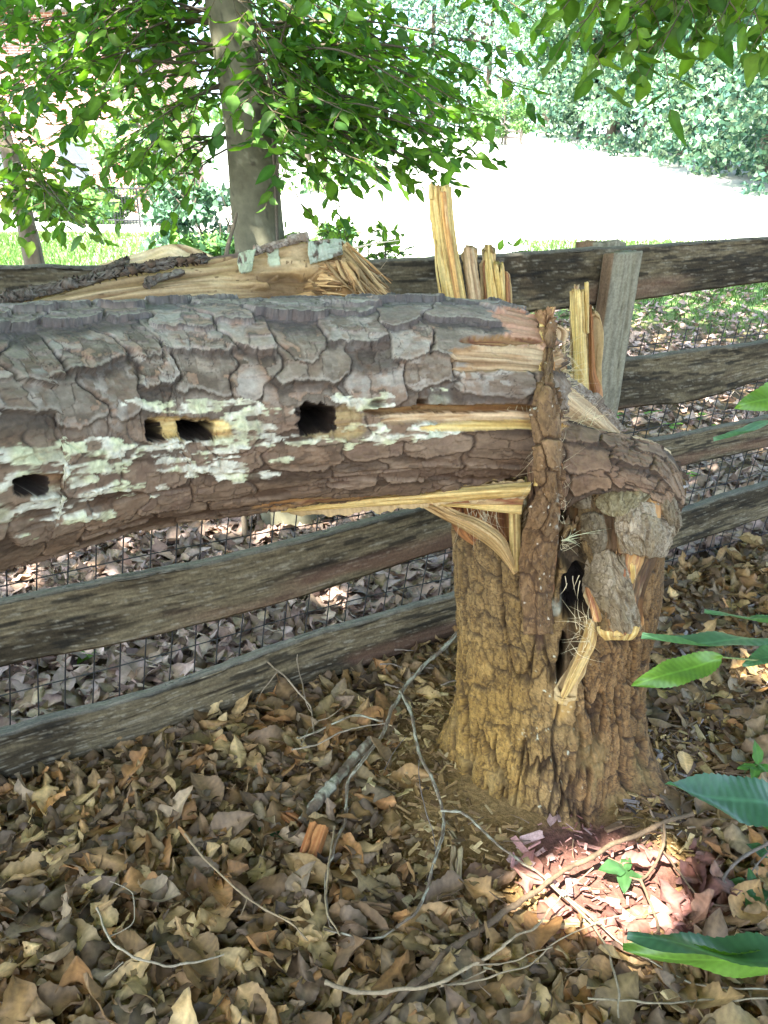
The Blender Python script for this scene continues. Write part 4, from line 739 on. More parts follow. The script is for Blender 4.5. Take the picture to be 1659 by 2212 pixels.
    # chips and mulch
    def chips(n, keep, name, lab, cols, smin, smax, lift=.02):
        x = g.uniform(-.6, 2.2, n * 4); y = g.uniform(.9, 3.2, n * 4); m = keep(x, y); x, y = x[m][:n], y[m][:n]; n = len(x)
        bx = A_([[i, j, k] for i in (0, 1) for j in (-.5, .5) for k in (-.5, .5)], float); bx[:, 1] *= 1; fc = A_([[0, 1, 3, 2], [4, 6, 7, 5], [0, 4, 5, 1], [2, 3, 7, 6], [0, 2, 6, 4], [1, 5, 7, 3]])
        pr = []
        for k in range(14):
            b = bx * [1, g.uniform(.08, .38), g.uniform(.04, .12)]; b = b + g.normal(size=b.shape) * [.05, .03, .015]; pr.append((b, fc, np.zeros((8, 2)) + .5))
        Xd, Yd, Zd = euler(g.uniform(0, 6.3, n), g.normal(0, .3, n), g.normal(0, .5, n)); sc = g.uniform(smin, smax, n) * g.uniform(.4, 1, n); cols = A_(cols); c = cols[g.integers(0, len(cols), n)] * g.uniform(.6, 1.3, n)[:, None]
        z = terrain(x, y) + .004 + g.uniform(0, lift, n); V, Fc, C = scatter(pr, np.stack([x, y, z], -1), Xd, Zd, sc, c, g, 0, None, 0)
        tag(mesh(name, V, Fc, M_chip, None, C, smooth=False), lab, "wood chips", kind="stuff")
    rr = lambda x, y: np.hypot((x - STC[0]) * .95, y - STC[1] + .12)
    pink = G(1305, 1895)
    pk = lambda x, y: np.hypot((x - pink[0]) / 1.0, (y - pink[1]) / .75) + .13 * (fbm(x * 9, y * 9, 3, 21) - .5)
    chips(7000, lambda x, y: (rr(x, y) > .2) & (rr(x, y) < .66 + .2 * g.uniform(-1, 1, x.shape)) & (pk(x, y) > .19), "wood_chips", "yellow and ochre wood crumbs and chips strewn round the foot of the pine stump", [(.36, .25, .10), (.24, .15, .06), (.48, .36, .17), (.16, .1, .045), (.3, .19, .07)], .008, .045)
    chips(260, lambda x, y: (rr(x, y) > .24) & (rr(x, y) < .75) & (pk(x, y) > .19), "wood_chips", "pale straw coloured splinters strewn round the stump foot", [(.55, .44, .22), (.62, .52, .3), (.42, .32, .14)], .025, .075, .03)
    chips(6500, lambda x, y: (x > .55) & (y > 1.45) & (y < 2.7) & (side(x, y) > 0) & (g.uniform(size=x.shape) < ss(.5, .75, x) * ss(2.3, 1.6, x)), "mulch", "dark brown shredded mulch on the ground right of the pine stump", [(.13, .08, .05), (.22, .14, .08), (.09, .06, .04), (.28, .20, .13), (.24, .21, .19)], .01, .06)
    chips(3600, lambda x, y: pk(x, y) < .17 + .05 * g.uniform(-1, 1, x.shape), "sun_tinted_chips", "patch of reddish wood chips before the stump, tinted pinker for the sunlight on them", SUN_PINK, .006, .035, .03)
    chips(500, lambda x, y: pk(x, y) < .21, "sun_tinted_chips", "thin wood shreds over the sunlit patch before the stump, tinted pink for the sunlight", SUN_PINK[1:3], .03, .085, .035)
build_litter()

# ------------------------------------------------------------------ trees near the camera
GREEN = A_([(.15, .27, .03), (.10, .21, .03), (.06, .14, .03), (.20, .32, .045), (.12, .22, .04), (.08, .18, .035)])
def leafy(name_root, parent, S_fn, targets, g, leaf=.085, tw=.32, step=.11, r0=.008, droop=.35, cols=GREEN, protos=None, branchpart="branch", nleaf=8, bright=1.0, mid=None):
    """branches from S_fn(E) to every target, side twigs in a flat spray, alternate leaves"""
    acc = Acc(); LP, LX, LZ, LS, LC = [], [], [], [], []
    UP = A_([0, 0, 1.])
    for E in targets:
        S = S_fn(E); L = np.linalg.norm(E - S); m = S * .5 + E * .5 + UP * .10 * L + g.normal(size=3) * .04 * L
        n = max(8, int(L / .05)); q = cr(A_([S, m, E]), np.linspace(0, 2, n)); acc.tube(q, np.linspace(r0 * min(1, .4 + L * .5), .0014, n), 5, (.10, .085, .06))
        T = nrm(np.gradient(q, axis=0)); cum = np.concatenate([[0], np.cumsum(np.linalg.norm(np.diff(q, axis=0), axis=1))])
        pos = max(.15, L * .18); sd = g.choice([-1, 1])
        while pos < L * .99:
            k = min(np.searchsorted(cum, pos), n - 1); sd = -sd; side = nrm(np.cross(T[k], UP)) * sd; d = nrm(T[k] * .75 + side * g.uniform(.5, 1.1) + UP * g.normal() * .15)
            l = tw * g.uniform(.5, 1.15) * (1.05 - .45 * pos / L); nn = 6; a = np.linspace(0, 1, nn)[:, None]; tq = q[k] + d * l * a - UP * droop * l * a ** 2 + g.normal(size=3) * .06 * l * a ** 2
            acc.tube(tq, np.linspace(.0022, .0008, nn), 4, (.12, .09, .05)); nl = max(3, int(nleaf * l / tw + g.uniform(0, 2)))
            for j in range(nl):
                f = (j + .7) / nl; b = tq[0] * 0 + cr(tq, A_([f * (nn - 1)]))[0]; dt = nrm(d - UP * 2 * droop * f); sj = nrm(np.cross(dt, UP)) * (1 if j % 2 else -1)
                ax = nrm(dt * (.55 if j < nl - 1 else 1.5) + sj * g.uniform(.6, 1.1) - UP * g.uniform(.0, .65)); LP.append(b); LX.append(ax); LZ.append(nrm(UP + g.normal(size=3) * .38)); LS.append(leaf * g.uniform(.6, 1.2)); LC.append(cols[g.integers(0, len(cols))] * g.uniform(.75, 1.25) * bright)
            pos += step * g.uniform(.6, 1.3)
        LP.append(E); LX.append(nrm(T[-1] - UP * .3)); LZ.append(UP + g.normal(size=3) * .3); LS.append(leaf); LC.append(cols[0] * bright)
    pr = protos or [leaf_proto(9, 5, g.uniform(.44, .58), g.normal() * .8, g.normal() * .55 + .2, g.uniform(.05, .4), g.uniform(0, .2), .06, 8, 1, g.normal() * .25, sd=k) for k in range(14)]
    V, Fc, C = scatter(pr, A_(LP), A_(LX), A_(LZ), A_(LS), A_(LC), g, .12)
    o = acc.build(branchpart, M_twig, parent); return o, (V, Fc, C)
def trunk_mesh(pts, rads, parent, seed, pal, mat, name="trunk", rough=.004, M=64, step=.012, furrow=0):
    q0 = A_(pts); L = np.concatenate([[0], np.cumsum(np.linalg.norm(np.diff(q0, axis=0), axis=1))]); N = int(L[-1] / step); t = np.interp(np.linspace(0, L[-1], N), L, np.arange(len(L)))
    C = cr(q0, t); r = np.interp(np.linspace(0, L[-1], N), L, rads); Rg = tube_rings(C, r, M); n = nrm(Rg - C[:, None]); a = np.linspace(0, 2 * np.pi, M, endpoint=False)[None] + 0 * r[:, None]; s = np.linspace(0, L[-1], N)[:, None] + 0 * a
    x = np.cos(a) * r.mean(); y = np.sin(a) * r.mean() ; f = fbm(s * 9 + x * 5, a * 2 + y * 8, 4, seed); f2 = fbm(s * 3 + 7, np.cos(a) * 1.5 + np.sin(a) * .7, 3, seed + 4)
    h = rough * (f - .5) * 2 + rough * 2.5 * (f2 - .5)
    if furrow: ff = np.abs(fbm(np.cos(a) * 4 + s * .6, np.sin(a) * 4, 3, seed + 9) - .5); h = h - furrow * ss(.08, 0, ff)
    c = ramp(np.clip(f * .8 + f2 * .6 - .2, 0, .999), pal); c = c * (.85 + .3 * fbm(s * 60, a * 6, 3, seed + 2))[..., None]
    sp = ss(.70, .78, fbm(s * 22, a * 3.2, 3, seed + 6)); c = mix(c, np.asarray(pal[-1]) * 1.25, sp * .6)
    dk = ss(.76, .8, fbm(s * 16, a * 2.5, 2, seed + 16)); c = mix(c, (.03, .025, .02), dk * .6)
    return mesh(name, Rg + n * h[..., None], grid_faces(N, M, True), mat, parent, c), C, r
def crownpart(data, parent, name="crown", mat=None, extra=None):
    V, Fc, C = data
    return mesh(name, V, Fc, mat or M_leaf, parent, C)

def build_beech():
    g = np.random.default_rng(21); root = thing("beech_tree", "smooth grey barked tree behind the fence with a wide spray of green leaves", "tree", (P(562, 530, 3.3) * [1, 1, 0]))
    a = P(562, 530, 3.32); b = P(540, 280, 3.13); c = P(492, 0, 2.98); d = nrm(a - b); base = a + d * (a[2] + .1) / -d[2]; up = nrm(c - b)
    base = a + (a - c) * ((a[2] + .1) / (c[2] - a[2])) * .8; base[2] = -.1
    pts = [base, a, b, c, c + up * 1.2, c + up * 2.8]; o, C, r = trunk_mesh(pts, [.17, .108, .100, .088, .07, .05], root, 4, [(.085, .082, .052), (.13, .125, .08), (.165, .16, .105), (.22, .215, .15)], M_smooth, rough=.0022, M=72)
    xs = [-100, 0, 200, 330, 450, 620, 760, 900, 1000, 1060]; yl = [360, 385, 395, 420, 370, 375, 360, 330, 300, 260]
    T = []
    for k in range(72):
        x = g.uniform(-120, 1010); lo = np.interp(x, xs, yl); y = lo - (lo + 130) * g.uniform(0, 1) ** 1.15
        if 300 < x < 470 and y < 130: continue
        T.append(P(x, y, g.uniform(2.7, 4.3)))
    for x, y, d in [(820, 300, 3.0), (900, 340, 3.1), (720, 320, 3.0), (680, 370, 3.3), (860, 200, 3.0), (700, 180, 3.0), (940, 150, 3.2), (1010, 280, 3.0), (760, 400, 3.2), (1040, 345, 2.8), (1000, 330, 2.9), (960, 375, 2.9), (1060, 250, 3.0), (1150, 190, 3.0), (1120, 120, 3.1), (860, 395, 2.8), (780, 350, 2.6), (760, 245, 2.6), (960, 235, 2.7), (980, 285, 2.7), (650, 440, 3.0), (700, 400, 3.2), (640, 300, 2.6), (380, 480, 3.3), (290, 430, 3.2), (350, 410, 3.2), (200, 380, 3.1), (250, 330, 3.1), (100, 300, 2.9), (60, 200, 2.7), (1180, 60, 3.2), (1080, 20, 3.4)]: T.append(P(x, y, d))
    def S(E):
        z = np.clip(E[2] + g.uniform(-.05, .45), 1.7, 4.6); k = np.argmin(np.abs(C[:, 2] - z)); return C[k]
    o2, cr1 = leafy("beech", root, S, T, g, leaf=.080, tw=.33, step=.10, nleaf=8, droop=.20, bright=.9, cols=GREEN * A_([.86, .98, 1.])); crownpart(cr1, root)
    # a thin double stem and a low sprout beside the trunk
    ac = Acc()
    for q, r_ in [([P(600, 540, 3.2) * [1, 1, 0], P(598, 470, 3.2), P(612, 300, 3.1), P(592, 150, 3.0), P(580, -60, 2.9)], .006), ([P(590, 540, 3.2) * [1, 1, 0], P(588, 260, 3.0), P(560, 120, 2.95), P(575, -50, 2.9)], .008), ([P(585, 180, 3.0), P(615, 60, 2.95), P(650, -40, 2.9)], .006)]:
        ac.tube(cr(A_(q), np.linspace(0, len(q) - 1, 30)), np.linspace(r_, r_ * .5, 30), 6, (.12, .10, .075))
    s_ = thing("sapling", "two thin bare sapling stems growing close beside the smooth grey tree trunk", "sapling", P(595, 540, 3.2) * [1, 1, 0]); ac.build("stem", M_twig, s_)
    ac = Acc(); ac.tube(cr(A_([P(486, 580, 3.1), P(492, 535, 3.1), P(507, 480, 3.1), P(512, 460, 3.1)]), np.linspace(0, 3, 14)), np.linspace(.011, .005, 14), 7, (.16, .13, .09)); ac.tube(A_([P(500, 500, 3.1), P(488, 470, 3.12)]), A_([.005, .003]), 5, (.16, .13, .09))
    ac.tube(A_([P(486, 580, 3.1), P(486, 580, 3.1) * [1, 1, 0]]), A_([.011, .013]), 7, (.16, .13, .09))
    tag(ac.build("broken_sprout", M_twig), "short forked dead sprout standing left of the smooth grey trunk", "sprout")
build_beech()

def build_young():
    g = np.random.default_rng(31); root = thing("young_tree", "slim brown young tree at the left edge beyond the fence", "tree", P(80, 575, 4.6) * [1, 1, 0])
    pts = [P(84, 600, 4.6) * [1, 1, 0], P(75, 575, 4.6), P(48, 450, 4.5), P(25, 350, 4.4), P(5, 280, 4.35), P(-40, 100, 4.2), P(-60, -100, 4.1)]
    o, C, r = trunk_mesh(pts, [.065, .055, .05, .045, .04, .03, .02], root, 14, [(.08, .06, .04), (.14, .11, .08), (.18, .15, .11), (.24, .2, .15)], M_smooth, rough=.006, M=32, furrow=.006)
    T = [P(x, y, d) for x, y, d in [(55, 340, 3.6), (130, 380, 3.7), (200, 505, 3.4), (165, 480, 3.4), (100, 500, 3.5), (20, 400, 3.6), (-20, 470, 3.7), (230, 420, 3.7), (110, 425, 3.6), (90, 230, 3.8), (190, 200, 3.9), (20, 120, 3.8), (-30, 250, 3.8), (140, 100, 3.8), (180, 455, 3.6), (60, 60, 4.0)]]
    def S(E): k = np.argmin(np.abs(C[:, 2] - (E[2] + .12))); return C[k]
    o2, cr1 = leafy("y", root, S, T, g, leaf=.095, tw=.22, step=.14, nleaf=4, droop=.5, bright=.9); crownpart(cr1, root)
build_young()

def build_overhang():
    g = np.random.default_rng(41); root = thing("overhanging_tree", "large shade tree whose leafy bough hangs into the top right corner", "tree", (3.6, -1.6, 0))
    B = A_([3.6, -1.6, 0]); P0 = P(1900, -420, 2.6)
    pts = [B, B + [-.1, .1, 2.2], B + [-.3, .3, 4.5], B + [-.6, .4, 7.5]]; o, C, r = trunk_mesh(pts, [.3, .24, .2, .1], root, 24, [(.10, .09, .06), (.15, .13, .1), (.2, .18, .13), (.24, .22, .18)], M_smooth, rough=.01, M=40, step=.04)
    ac = Acc(); q = A_([B + [-.2, .2, 3.4], (B + P0) / 2 + [0, 0, 2.0], P0]); ac.tube(cr(q, np.linspace(0, 2, 30)), np.linspace(.07, .02, 30), 8, (.12, .1, .08)); ac.build("bough", M_twig, root)
    T = [P(x, y, d) for x, y, d in [(1245, 70, 2.2), (1285, 120, 2.15), (1395, 165, 2.1), (1345, 95, 2.2), (1215, 20, 2.3), (1400, 40, 2.3), (1480, 10, 2.2), (1540, 75, 2.1), (1610, 60, 2.0), (1650, 100, 2.0), (1580, 10, 2.3), (1300, 10, 2.4), (1680, 20, 2.2), (1450, -30, 2.3), (1250, -20, 2.3), (1360, 20, 2.1), (1160, -10, 2.5)]]
    o2, cr1 = leafy("o", root, lambda E: P0, T, g, leaf=.095, tw=.20, step=.085, nleaf=6, droop=.65)
    # the shade giving canopy overhead, above the frame
    n = 105000; x = g.uniform(-8.4, 7.4, n); y = g.uniform(-5.2, 9.2, n); z = 4.7 + 3.2 * g.uniform(0, 1, n) + .9 * (fbm(x * .6, y * .6, 3, 2) - .5)
    gx, gy = x - SUN[0] / SUN[2] * z, y - SUN[1] / SUN[2] * z; keep = np.ones(n, bool)
    cxp = gx * 1.0
    for px, py, r_ in [(1160, 1945, .03), (1215, 1925, .05), (1270, 1890, .055), (1330, 1865, .05), (1395, 1850, .035), (1430, 1890, .02), (1375, 1925, .055), (1350, 1970, .03), (725, 1310, .05), (1500, 1030, .07), (1640, 1465, .05), (620, 1660, .01)]:
        p = G(px, py); keep &= np.hypot(gx - p[0], gy - p[1]) > r_ + .10
    ne = 15000; ex = A_([g.uniform(-1.3, .75, ne), g.uniform(1.0, 2.3, ne), g.uniform(.5, 1.35, ne)]).T; kk = g.uniform(4.9, 7.9, ne); ex = ex + SUN[None] / SUN[2] * (kk - ex[:, 2])[:, None]  # unseen extra leaves added along the sun's path to shade trunk and stump
    x = np.concatenate([x, ex[:, 0]]); y = np.concatenate([y, ex[:, 1]]); z = np.concatenate([z, ex[:, 2]]); gx, gy = x - SUN[0] / SUN[2] * z, y - SUN[1] / SUN[2] * z; n = len(x); keep = np.ones(n, bool)
    for px, py, r_ in [(1160, 1945, .03), (1215, 1925, .05), (1270, 1890, .055), (1330, 1865, .05), (1395, 1850, .035), (1430, 1890, .02), (1375, 1925, .055), (1350, 1970, .03), (725, 1310, .05), (1500, 1030, .07), (1640, 1465, .05)]:
        p = G(px, py); keep &= np.hypot(gx - p[0], gy - p[1]) > r_ + .10  # gaps cut in the unseen leaves so sun reaches chosen ground spots
    # thin the canopy at its rim and keep the view forward open
    dens = ss(0, 1.2, np.minimum(np.minimum(x + 8.4, 7.4 - x), np.minimum(y + 5.2, 9.2 - y))) ; keep &= g.uniform(size=n) < dens * .8 + .2
    bh = (gx - FA[0]) * FN[0] + (gy - FA[1]) * FN[1] < -.6; bh[105000:] = False; keep &= ~bh | (g.uniform(size=n) < .30)  # thinned further so sun dapples the litter behind the fence
    x, y, z = x[keep], y[keep], z[keep]; n = len(x); Xd, Yd, Zd = euler(g.uniform(0, 6.3, n), g.normal(0, .35, n), g.normal(0, .35, n))
    dm = (A_([[-.5, 0, 0], [-.1, -.34, .03], [.5, 0, 0], [-.1, .34, .03]]), A_([[0, 1, 2, 3]]), np.zeros((4, 2)) + .4)
    V, Fc, C = scatter([dm], np.stack([x, y, z], -1), Xd, Zd, g.uniform(.16, .28, n), GREEN[g.integers(0, 6, n)] * .9, g, 0)
    f4 = np.concatenate([cr1[1][0], Fc[0] + len(cr1[0])]); mesh("crown", np.concatenate([cr1[0], V]), f4, M_leaf, root, np.concatenate([cr1[2], C]))
build_overhang()

# ------------------------------------------------------------------ chestnut sapling leaning in from the right, its long toothed leaves
def big_leaf(base, tip, width, nz, parent, col, sd, bend=.15, roll=.8, name="leaf", wave=.3):
    X = tip - base; L = np.linalg.norm(X); pv, pf, uv = leaf_proto(90, 17, width / L, roll, bend, .12, wave * .3, .10, 18, .6, .1, sd=sd, vein=.10)
    u, v = uv[:, 0], uv[:, 1]; X = nrm(X); Z = nrm(nz - X * (X @ nz)); Y = np.cross(Z, X); V = base + (pv @ np.stack([X, Y, Z])) * L
    ve = np.cos((u * 18 - np.abs(v) * 1.6) * 2 * np.pi); c = A_(col) * (1 + .09 * ve * (np.abs(v) > .04) + .5 * (np.abs(v) < .05))[:, None] * (.85 + .3 * fbm(u * 20, v * 4, 3, sd))[:, None]
    return mesh(name, V, pf, M_big, parent, c)
def build_sapling():
    root = thing("chestnut_sapling", "sapling at the right edge reaching in with long toothed green leaves", "sapling", (P(1850, 1500, .95) * [1, 1, 0]))
    UPv = A_([0, 0, 1.]); ac = Acc(); s0 = P(1850, 1500, .95); ac.tube(cr(A_([s0 * [1, 1, 0], P(1840, 1900, .92), s0, P(1810, 900, 1.0), P(1790, 700, 1.05)]), np.linspace(0, 4, 40)), np.linspace(.009, .004, 40), 7, (.14, .11, .07)); ac.build("stem", M_twig, root)
    tw = Acc(); tocam = lambda x, y: nrm(CAM - P(x, y, 1))
    Ls = [((1360, 1487, .86), (1560, 1420, .88), .034, .75, (.13, .26, .035), 1, .15, -.5), ((1386, 1414, .84), (1690, 1380, .86), .040, .10, (.09, .20, .10), 2, .25, .6), ((1520, 1340, .95), (1720, 1345, .95), .035, .05, (.10, .22, .09), 3, .2, .6),
          ((1412, 1728, .72), (1740, 1745, .74), .050, .42, (.06, .16, .085), 4, .35, .9), ((1350, 2058, .70), (1730, 2075, .70), .050, .12, (.06, .15, .07), 5, .2, 1.4), ((1355, 2085, .705), (1700, 2090, .71), .038, -.55, (.12, .24, .035), 6, .25, .5),
          ((1577, 892, .82), (1760, 830, .84), .038, .75, (.14, .27, .04), 7, .2, .5), ((1546, 964, .84), (1740, 885, .84), .032, .10, (.09, .2, .11), 8, .15, .8), ((1605, 1448, .9), (1740, 1385, .9), .038, .2, (.08, .19, .08), 9, .2, .8), ((1622, 1770, .72), (1760, 1800, .72), .04, .5, (.12, .25, .05), 10, .1, .5)]
    for tp, bs, wdt, k, col, sd, bend, roll in Ls:
        t_, b_ = P(*tp), P(*bs); nz = nrm(UPv * (1 - abs(k)) + tocam(tp[0], tp[1]) * k + A_([0, .35 if k < .15 and k > -.1 else 0, 0])); big_leaf(b_, t_, wdt, nz, root, col, sd, bend, roll)
        tw = Acc(); tw.tube(cr(A_([P(1835, bs[1] + 60, .94), (P(1835, bs[1] + 30, .94) + b_) / 2, b_]), np.linspace(0, 2, 8)), np.linspace(.002, .0011, 8), 5, (.16, .2, .07)); tw.build("leaf_stalk", M_twig, root)
build_sapling()
def seedling(name, pos, h, leaves, label, cat="seedling", col=(.07, .17, .06), sd=0, group=None, simple=False):
    g = np.random.default_rng(sd); root = thing(name, label, cat, pos, group); ac = Acc(); top = pos + A_([g.normal() * .01, g.normal() * .01, h]); ac.tube(cr(A_([pos - [0, 0, .02], pos + [.004, 0, h * .5], top]), np.linspace(0, 2, 9)), np.linspace(.0022, .0012, 9), 5, (.13, .16, .06)); ac.build("stem", M_twig, root)
    for k, (L, az, el) in enumerate(leaves):
        d = A_([math.cos(az) * math.cos(el), math.sin(az) * math.cos(el), math.sin(el)]); b = pos + (top - pos) * (1 - .12 * (k % 3)); X = nrm(d); Z = nrm(A_([0, 0, 1.]) - X * X[2] + g.normal(size=3) * .12); Y = np.cross(Z, X)
        pv, pf, uv = leaf_proto(16, 7, .52, g.normal() * .6, -.5, .15, .1, .04, 8, .7, 0, sd=k, vein=.15); mesh("leaf", b + (pv @ np.stack([X, Y, Z])) * L, pf, M_leaf, root, A_(col) * g.uniform(.8, 1.2) * (1 + .25 * (np.abs(uv[:, 1:2]) < .1)))
    return root
D2 = math.radians
seedling("seedling", G(1340, 1925), .06, [(.075, D2(200), .5), (.055, D2(60), .2), (.05, D2(-10), .1), (.065, D2(255), .1)], "green seedling with four oval leaves in the reddish sunlit patch before the stump", sd=1, col=(.06, .15, .05))
seedling("seedling", G(1620, 1960), .05, [(.07, D2(165), .4), (.055, D2(90), .9), (.055, D2(10), .2), (.06, D2(230), .1), (.055, D2(300), 0)], "dark green seedling near the right edge below the big blue green leaf", sd=2)
seedling("seedling", G(1598, 1700), .10, [(.06, D2(95), 1.2), (.05, D2(180), .1), (.055, D2(0), .2), (.05, D2(310), .1), (.05, D2(240), 0), (.05, D2(40), .1)], "light green seedling right of the stump above the big blue green leaf", sd=3, col=(.10, .24, .05))
seedling("seedling", G(585, 1812), .03, [(.075, D2(-20), .1), (.04, D2(170), .1), (.035, D2(100), .3)], "small dark green seedling among dead leaves left of the orange wood block", sd=4, col=(.035, .10, .045))
seedling("seedling", G(1650, 1900), .05, [(.06, D2(150), .5), (.05, D2(60), .4), (.05, D2(240), .2), (.05, D2(330), .2)], "small green seedling at the right edge just above the dark one", sd=6, col=(.05, .13, .05))
seedling("seedling", G(1490, 2085), .03, [(.05, D2(110), .9), (.03, D2(30), .4)], "tiny blue green sprout just above the lowest long toothed leaf", sd=5, col=(.08, .16, .08))
g_ = np.random.default_rng(8); WX = [1330, 1415, 1455, 1505, 1560, 1480, 1515, 1600, 1430, 1550, 200]; ORD0 = ['first', 'second', 'third', 'fourth', 'fifth', 'sixth', 'seventh', 'eighth', 'ninth', 'tenth', 'last']
for k, (x, y) in enumerate([(1330, 905), (1415, 900), (1455, 925), (1505, 905), (1560, 930), (1480, 1040), (1515, 735), (1600, 690), (1430, 1060), (1550, 760), (200, 1420)]):
    seedling("ground_seedling", G(x, y + 6), .05, [(.09, D2(a_ + g_.uniform(0, 60)), .15) for a_ in (0, 120, 240)], "bright green three leaved weed behind the fence, %s from the left" % (ORD0[sorted(WX).index(x)]), "weed", (.14, .28, .04), 20 + k, "bright green weeds in the leaf litter behind the fence")

# ------------------------------------------------------------------ fallen twigs, sticks and wood pieces
def twig(name, label, cat, lines, col=(.20, .16, .12), parent=None, lichen=.0, sd=0):
    """lines: (pixel points (x, y, height), r0, r1)"""
    ac = Acc(); g = np.random.default_rng(sd)
    for pts, r0, r1 in lines:
        q0 = A_([G(p[0], p[1], (p[2] if len(p) > 2 else .03) + .035) for p in pts]); L = np.linalg.norm(np.diff(q0, axis=0), axis=1).sum(); n = max(10, int(L / .006)); q = cr(q0, np.linspace(0, len(q0) - 1, n))
        j = np.linspace(0, L, n); q = q + np.stack([fbm(j * 14, j * 0, 3, sd + 1) - .5, fbm(j * 14, j * 0 + 4, 3, sd + 2) - .5, fbm(j * 14, j * 0 + 8, 3, sd + 3) - .5], -1) * .012
        r = .85 * np.linspace(r0, r1, n) * (1 + .5 * (fbm(j * 40, j * 0, 3, sd + 4) - .5) + .35 * (np.abs((j * 18) % 1 - .5) > .46)); M = 9
        c = A_(col) * A_((.9, .82, .7)) * (.45 + .5 * fbm(j * 30, j * 0, 3, sd + 5))[:, None]; c = np.repeat(c[:, None], M, 1); 
        if lichen: m = ss(.56 - lichen * .1, .62, fbm(j[:, None] * 45 + np.arange(M) * 0, np.arange(M)[None] * .8 + 0 * j[:, None], 3, sd + 6)); c = mix(c, (.34, .33, .23), m)
        ac.tube(q, r, M, c.reshape(-1, 3))
    o = ac.build(name, M_twig, parent)
    if parent is None: tag(o, label, cat)
    return o
GRP = None
twig("fallen_branch", "long grey forked branch running down from the bottom fence board to the leaf litter", "branch", [([(990, 1368, .10), (935, 1420, .07), (880, 1477, .05), (852, 1520, .05), (828, 1580, .05), (785, 1640, .04), (750, 1690, .03), (747, 1760, .02), (722, 1830, .03), (704, 1900, .02), (708, 1985, .02), (718, 2010, .01)], .008, .0022),
    ([(868, 1495, .05), (892, 1560, .05), (905, 1620, .04), (935, 1690, .04), (955, 1745, .03), (955, 1800, .03), (935, 1860, .03), (918, 1930, .02), (880, 1985, .02), (800, 2030, .02), (700, 2010, .01)], .006, .003), ([(830, 1560, .05), (765, 1545, .07), (720, 1565, .06), (660, 1590, .04), (640, 1592, .04)], .004, .003), ([(955, 1752, .03), (1000, 1757, .03), (1050, 1800, .03), (1110, 1850, .03), (1180, 1900, .03), (1260, 1965, .03), (1340, 2040, .02), (1420, 2085, .02), (1520, 2125, .02), (1700, 2140, .02)], .0042, .0018)], (.24, .20, .15), sd=1, lichen=.3)
twig("lichened_stick", "short thick stick with pale lichen beside the orange wood block", "stick", [([(800, 1600, .03), (740, 1670, .02), (690, 1725, .02), (652, 1775, .01)], .0155, .0165)], (.20, .16, .12), lichen=1.0, sd=2)
twig("bare_twig", "pale brittle forked twig leaning on the lowest fence board", "twig", [([(545, 1398, .16), (590, 1440, .12), (630, 1478, .09), (668, 1530, .04), (680, 1590, .02)], .0035, .0025), ([(640, 1392, .14), (645, 1440, .10), (655, 1500, .05), (672, 1540, .03)], .002, .002), ([(600, 1450, .1), (570, 1490, .06), (552, 1520, .04)], .002, .001), ([(682, 1560, .03), (720, 1545, .06), (745, 1520, .07)], .002, .001)], (.42, .36, .27), sd=3)
twig("bare_twig", "crooked pale twig lying across the leaves left of the lichened stick", "twig", [([(630, 1620, .05), (680, 1612, .05), (735, 1580, .06), (780, 1570, .05), (835, 1562, .05)], .003, .002), ([(650, 1610, .05), (672, 1570, .05)], .0015, .001)], (.38, .34, .27), sd=4)
twig("fallen_branch", "stout pinkish grey branch slanting from the stump's right foot down to the bottom edge", "branch", [([(1500, 1757, .05), (1420, 1782, .05), (1350, 1815, .05), (1270, 1852, .05), (1190, 1903, .04), (1120, 1950, .04), (1050, 2000, .03), (985, 2040, .03), (930, 2090, .03), (880, 2135, .02), (790, 2225, .02)], .0062, .008), ([(1438, 1780, .05), (1430, 1830, .04), (1405, 1880, .03), (1385, 1900, .03)], .004, .003), ([(1385, 1900, .03), (1360, 1895, .03)], .003, .002), ([(1388, 1900, .03), (1405, 1960, .02), (1425, 2010, .02)], .004, .003), ([(1430, 1830, .03), (1495, 1925, .02), (1570, 1960, .02)], .003, .002)], (.19, .145, .10), sd=5)
twig("bare_twig", "long pale curved twig sweeping from bottom centre up to the sunlit seedling", "twig", [([(700, 2120, .03), (778, 2141, .04), (870, 2138, .04), (948, 2125, .05), (1010, 2095, .05), (1065, 2062, .05), (1105, 2030, .06), (1150, 2003, .06), (1190, 1960, .06), (1219, 1929, .06), (1282, 1872, .05)], .005, .002), ([(950, 2127, .05), (1030, 2115, .04), (1140, 2085, .03), (1200, 2040, .04), (1300, 1990, .05), (1350, 1975, .05)], .0025, .0012), ([(1020, 2082, .05), (1100, 2075, .04), (1190, 2045, .04)], .0022, .0012), ([(1045, 2095, .04), (1010, 2110, .04), (945, 2130, .04)], .0018, .001)], (.44, .38, .27), sd=6)
twig("bare_twig", "thin pale twig bent like a bow on the leaves at lower left", "twig", [([(213, 1963, .04), (235, 2020, .05), (280, 2065, .05), (350, 2085, .05), (410, 2085, .04), (485, 2060, .03)], .003, .0022), ([(240, 2025, .05), (290, 1990, .04), (283, 1930, .04), (238, 1905, .03)], .0015, .001), ([(270, 2080, .04), (228, 2110, .03)], .0018, .0012)], (.50, .46, .36), sd=7)
twig("bare_twig", "straight knobbly tan twig crossing the leaves below the small dark seedling", "twig", [([(398, 1800, .05), (440, 1850, .05), (490, 1905, .05), (550, 1950, .05), (620, 1992, .04), (660, 2030, .03)], .0032, .0022), ([(532, 1940, .05), (520, 1975, .04)], .0015, .001)], (.42, .34, .22), sd=8)
twig("bare_twig", "thin upright pale twig running down past the orange wood block", "twig", [([(722, 1790, .04), (712, 1850, .04), (704, 1900, .03), (706, 1960, .03), (735, 2020, .02)], .003, .002)], (.45, .38, .24), sd=9)
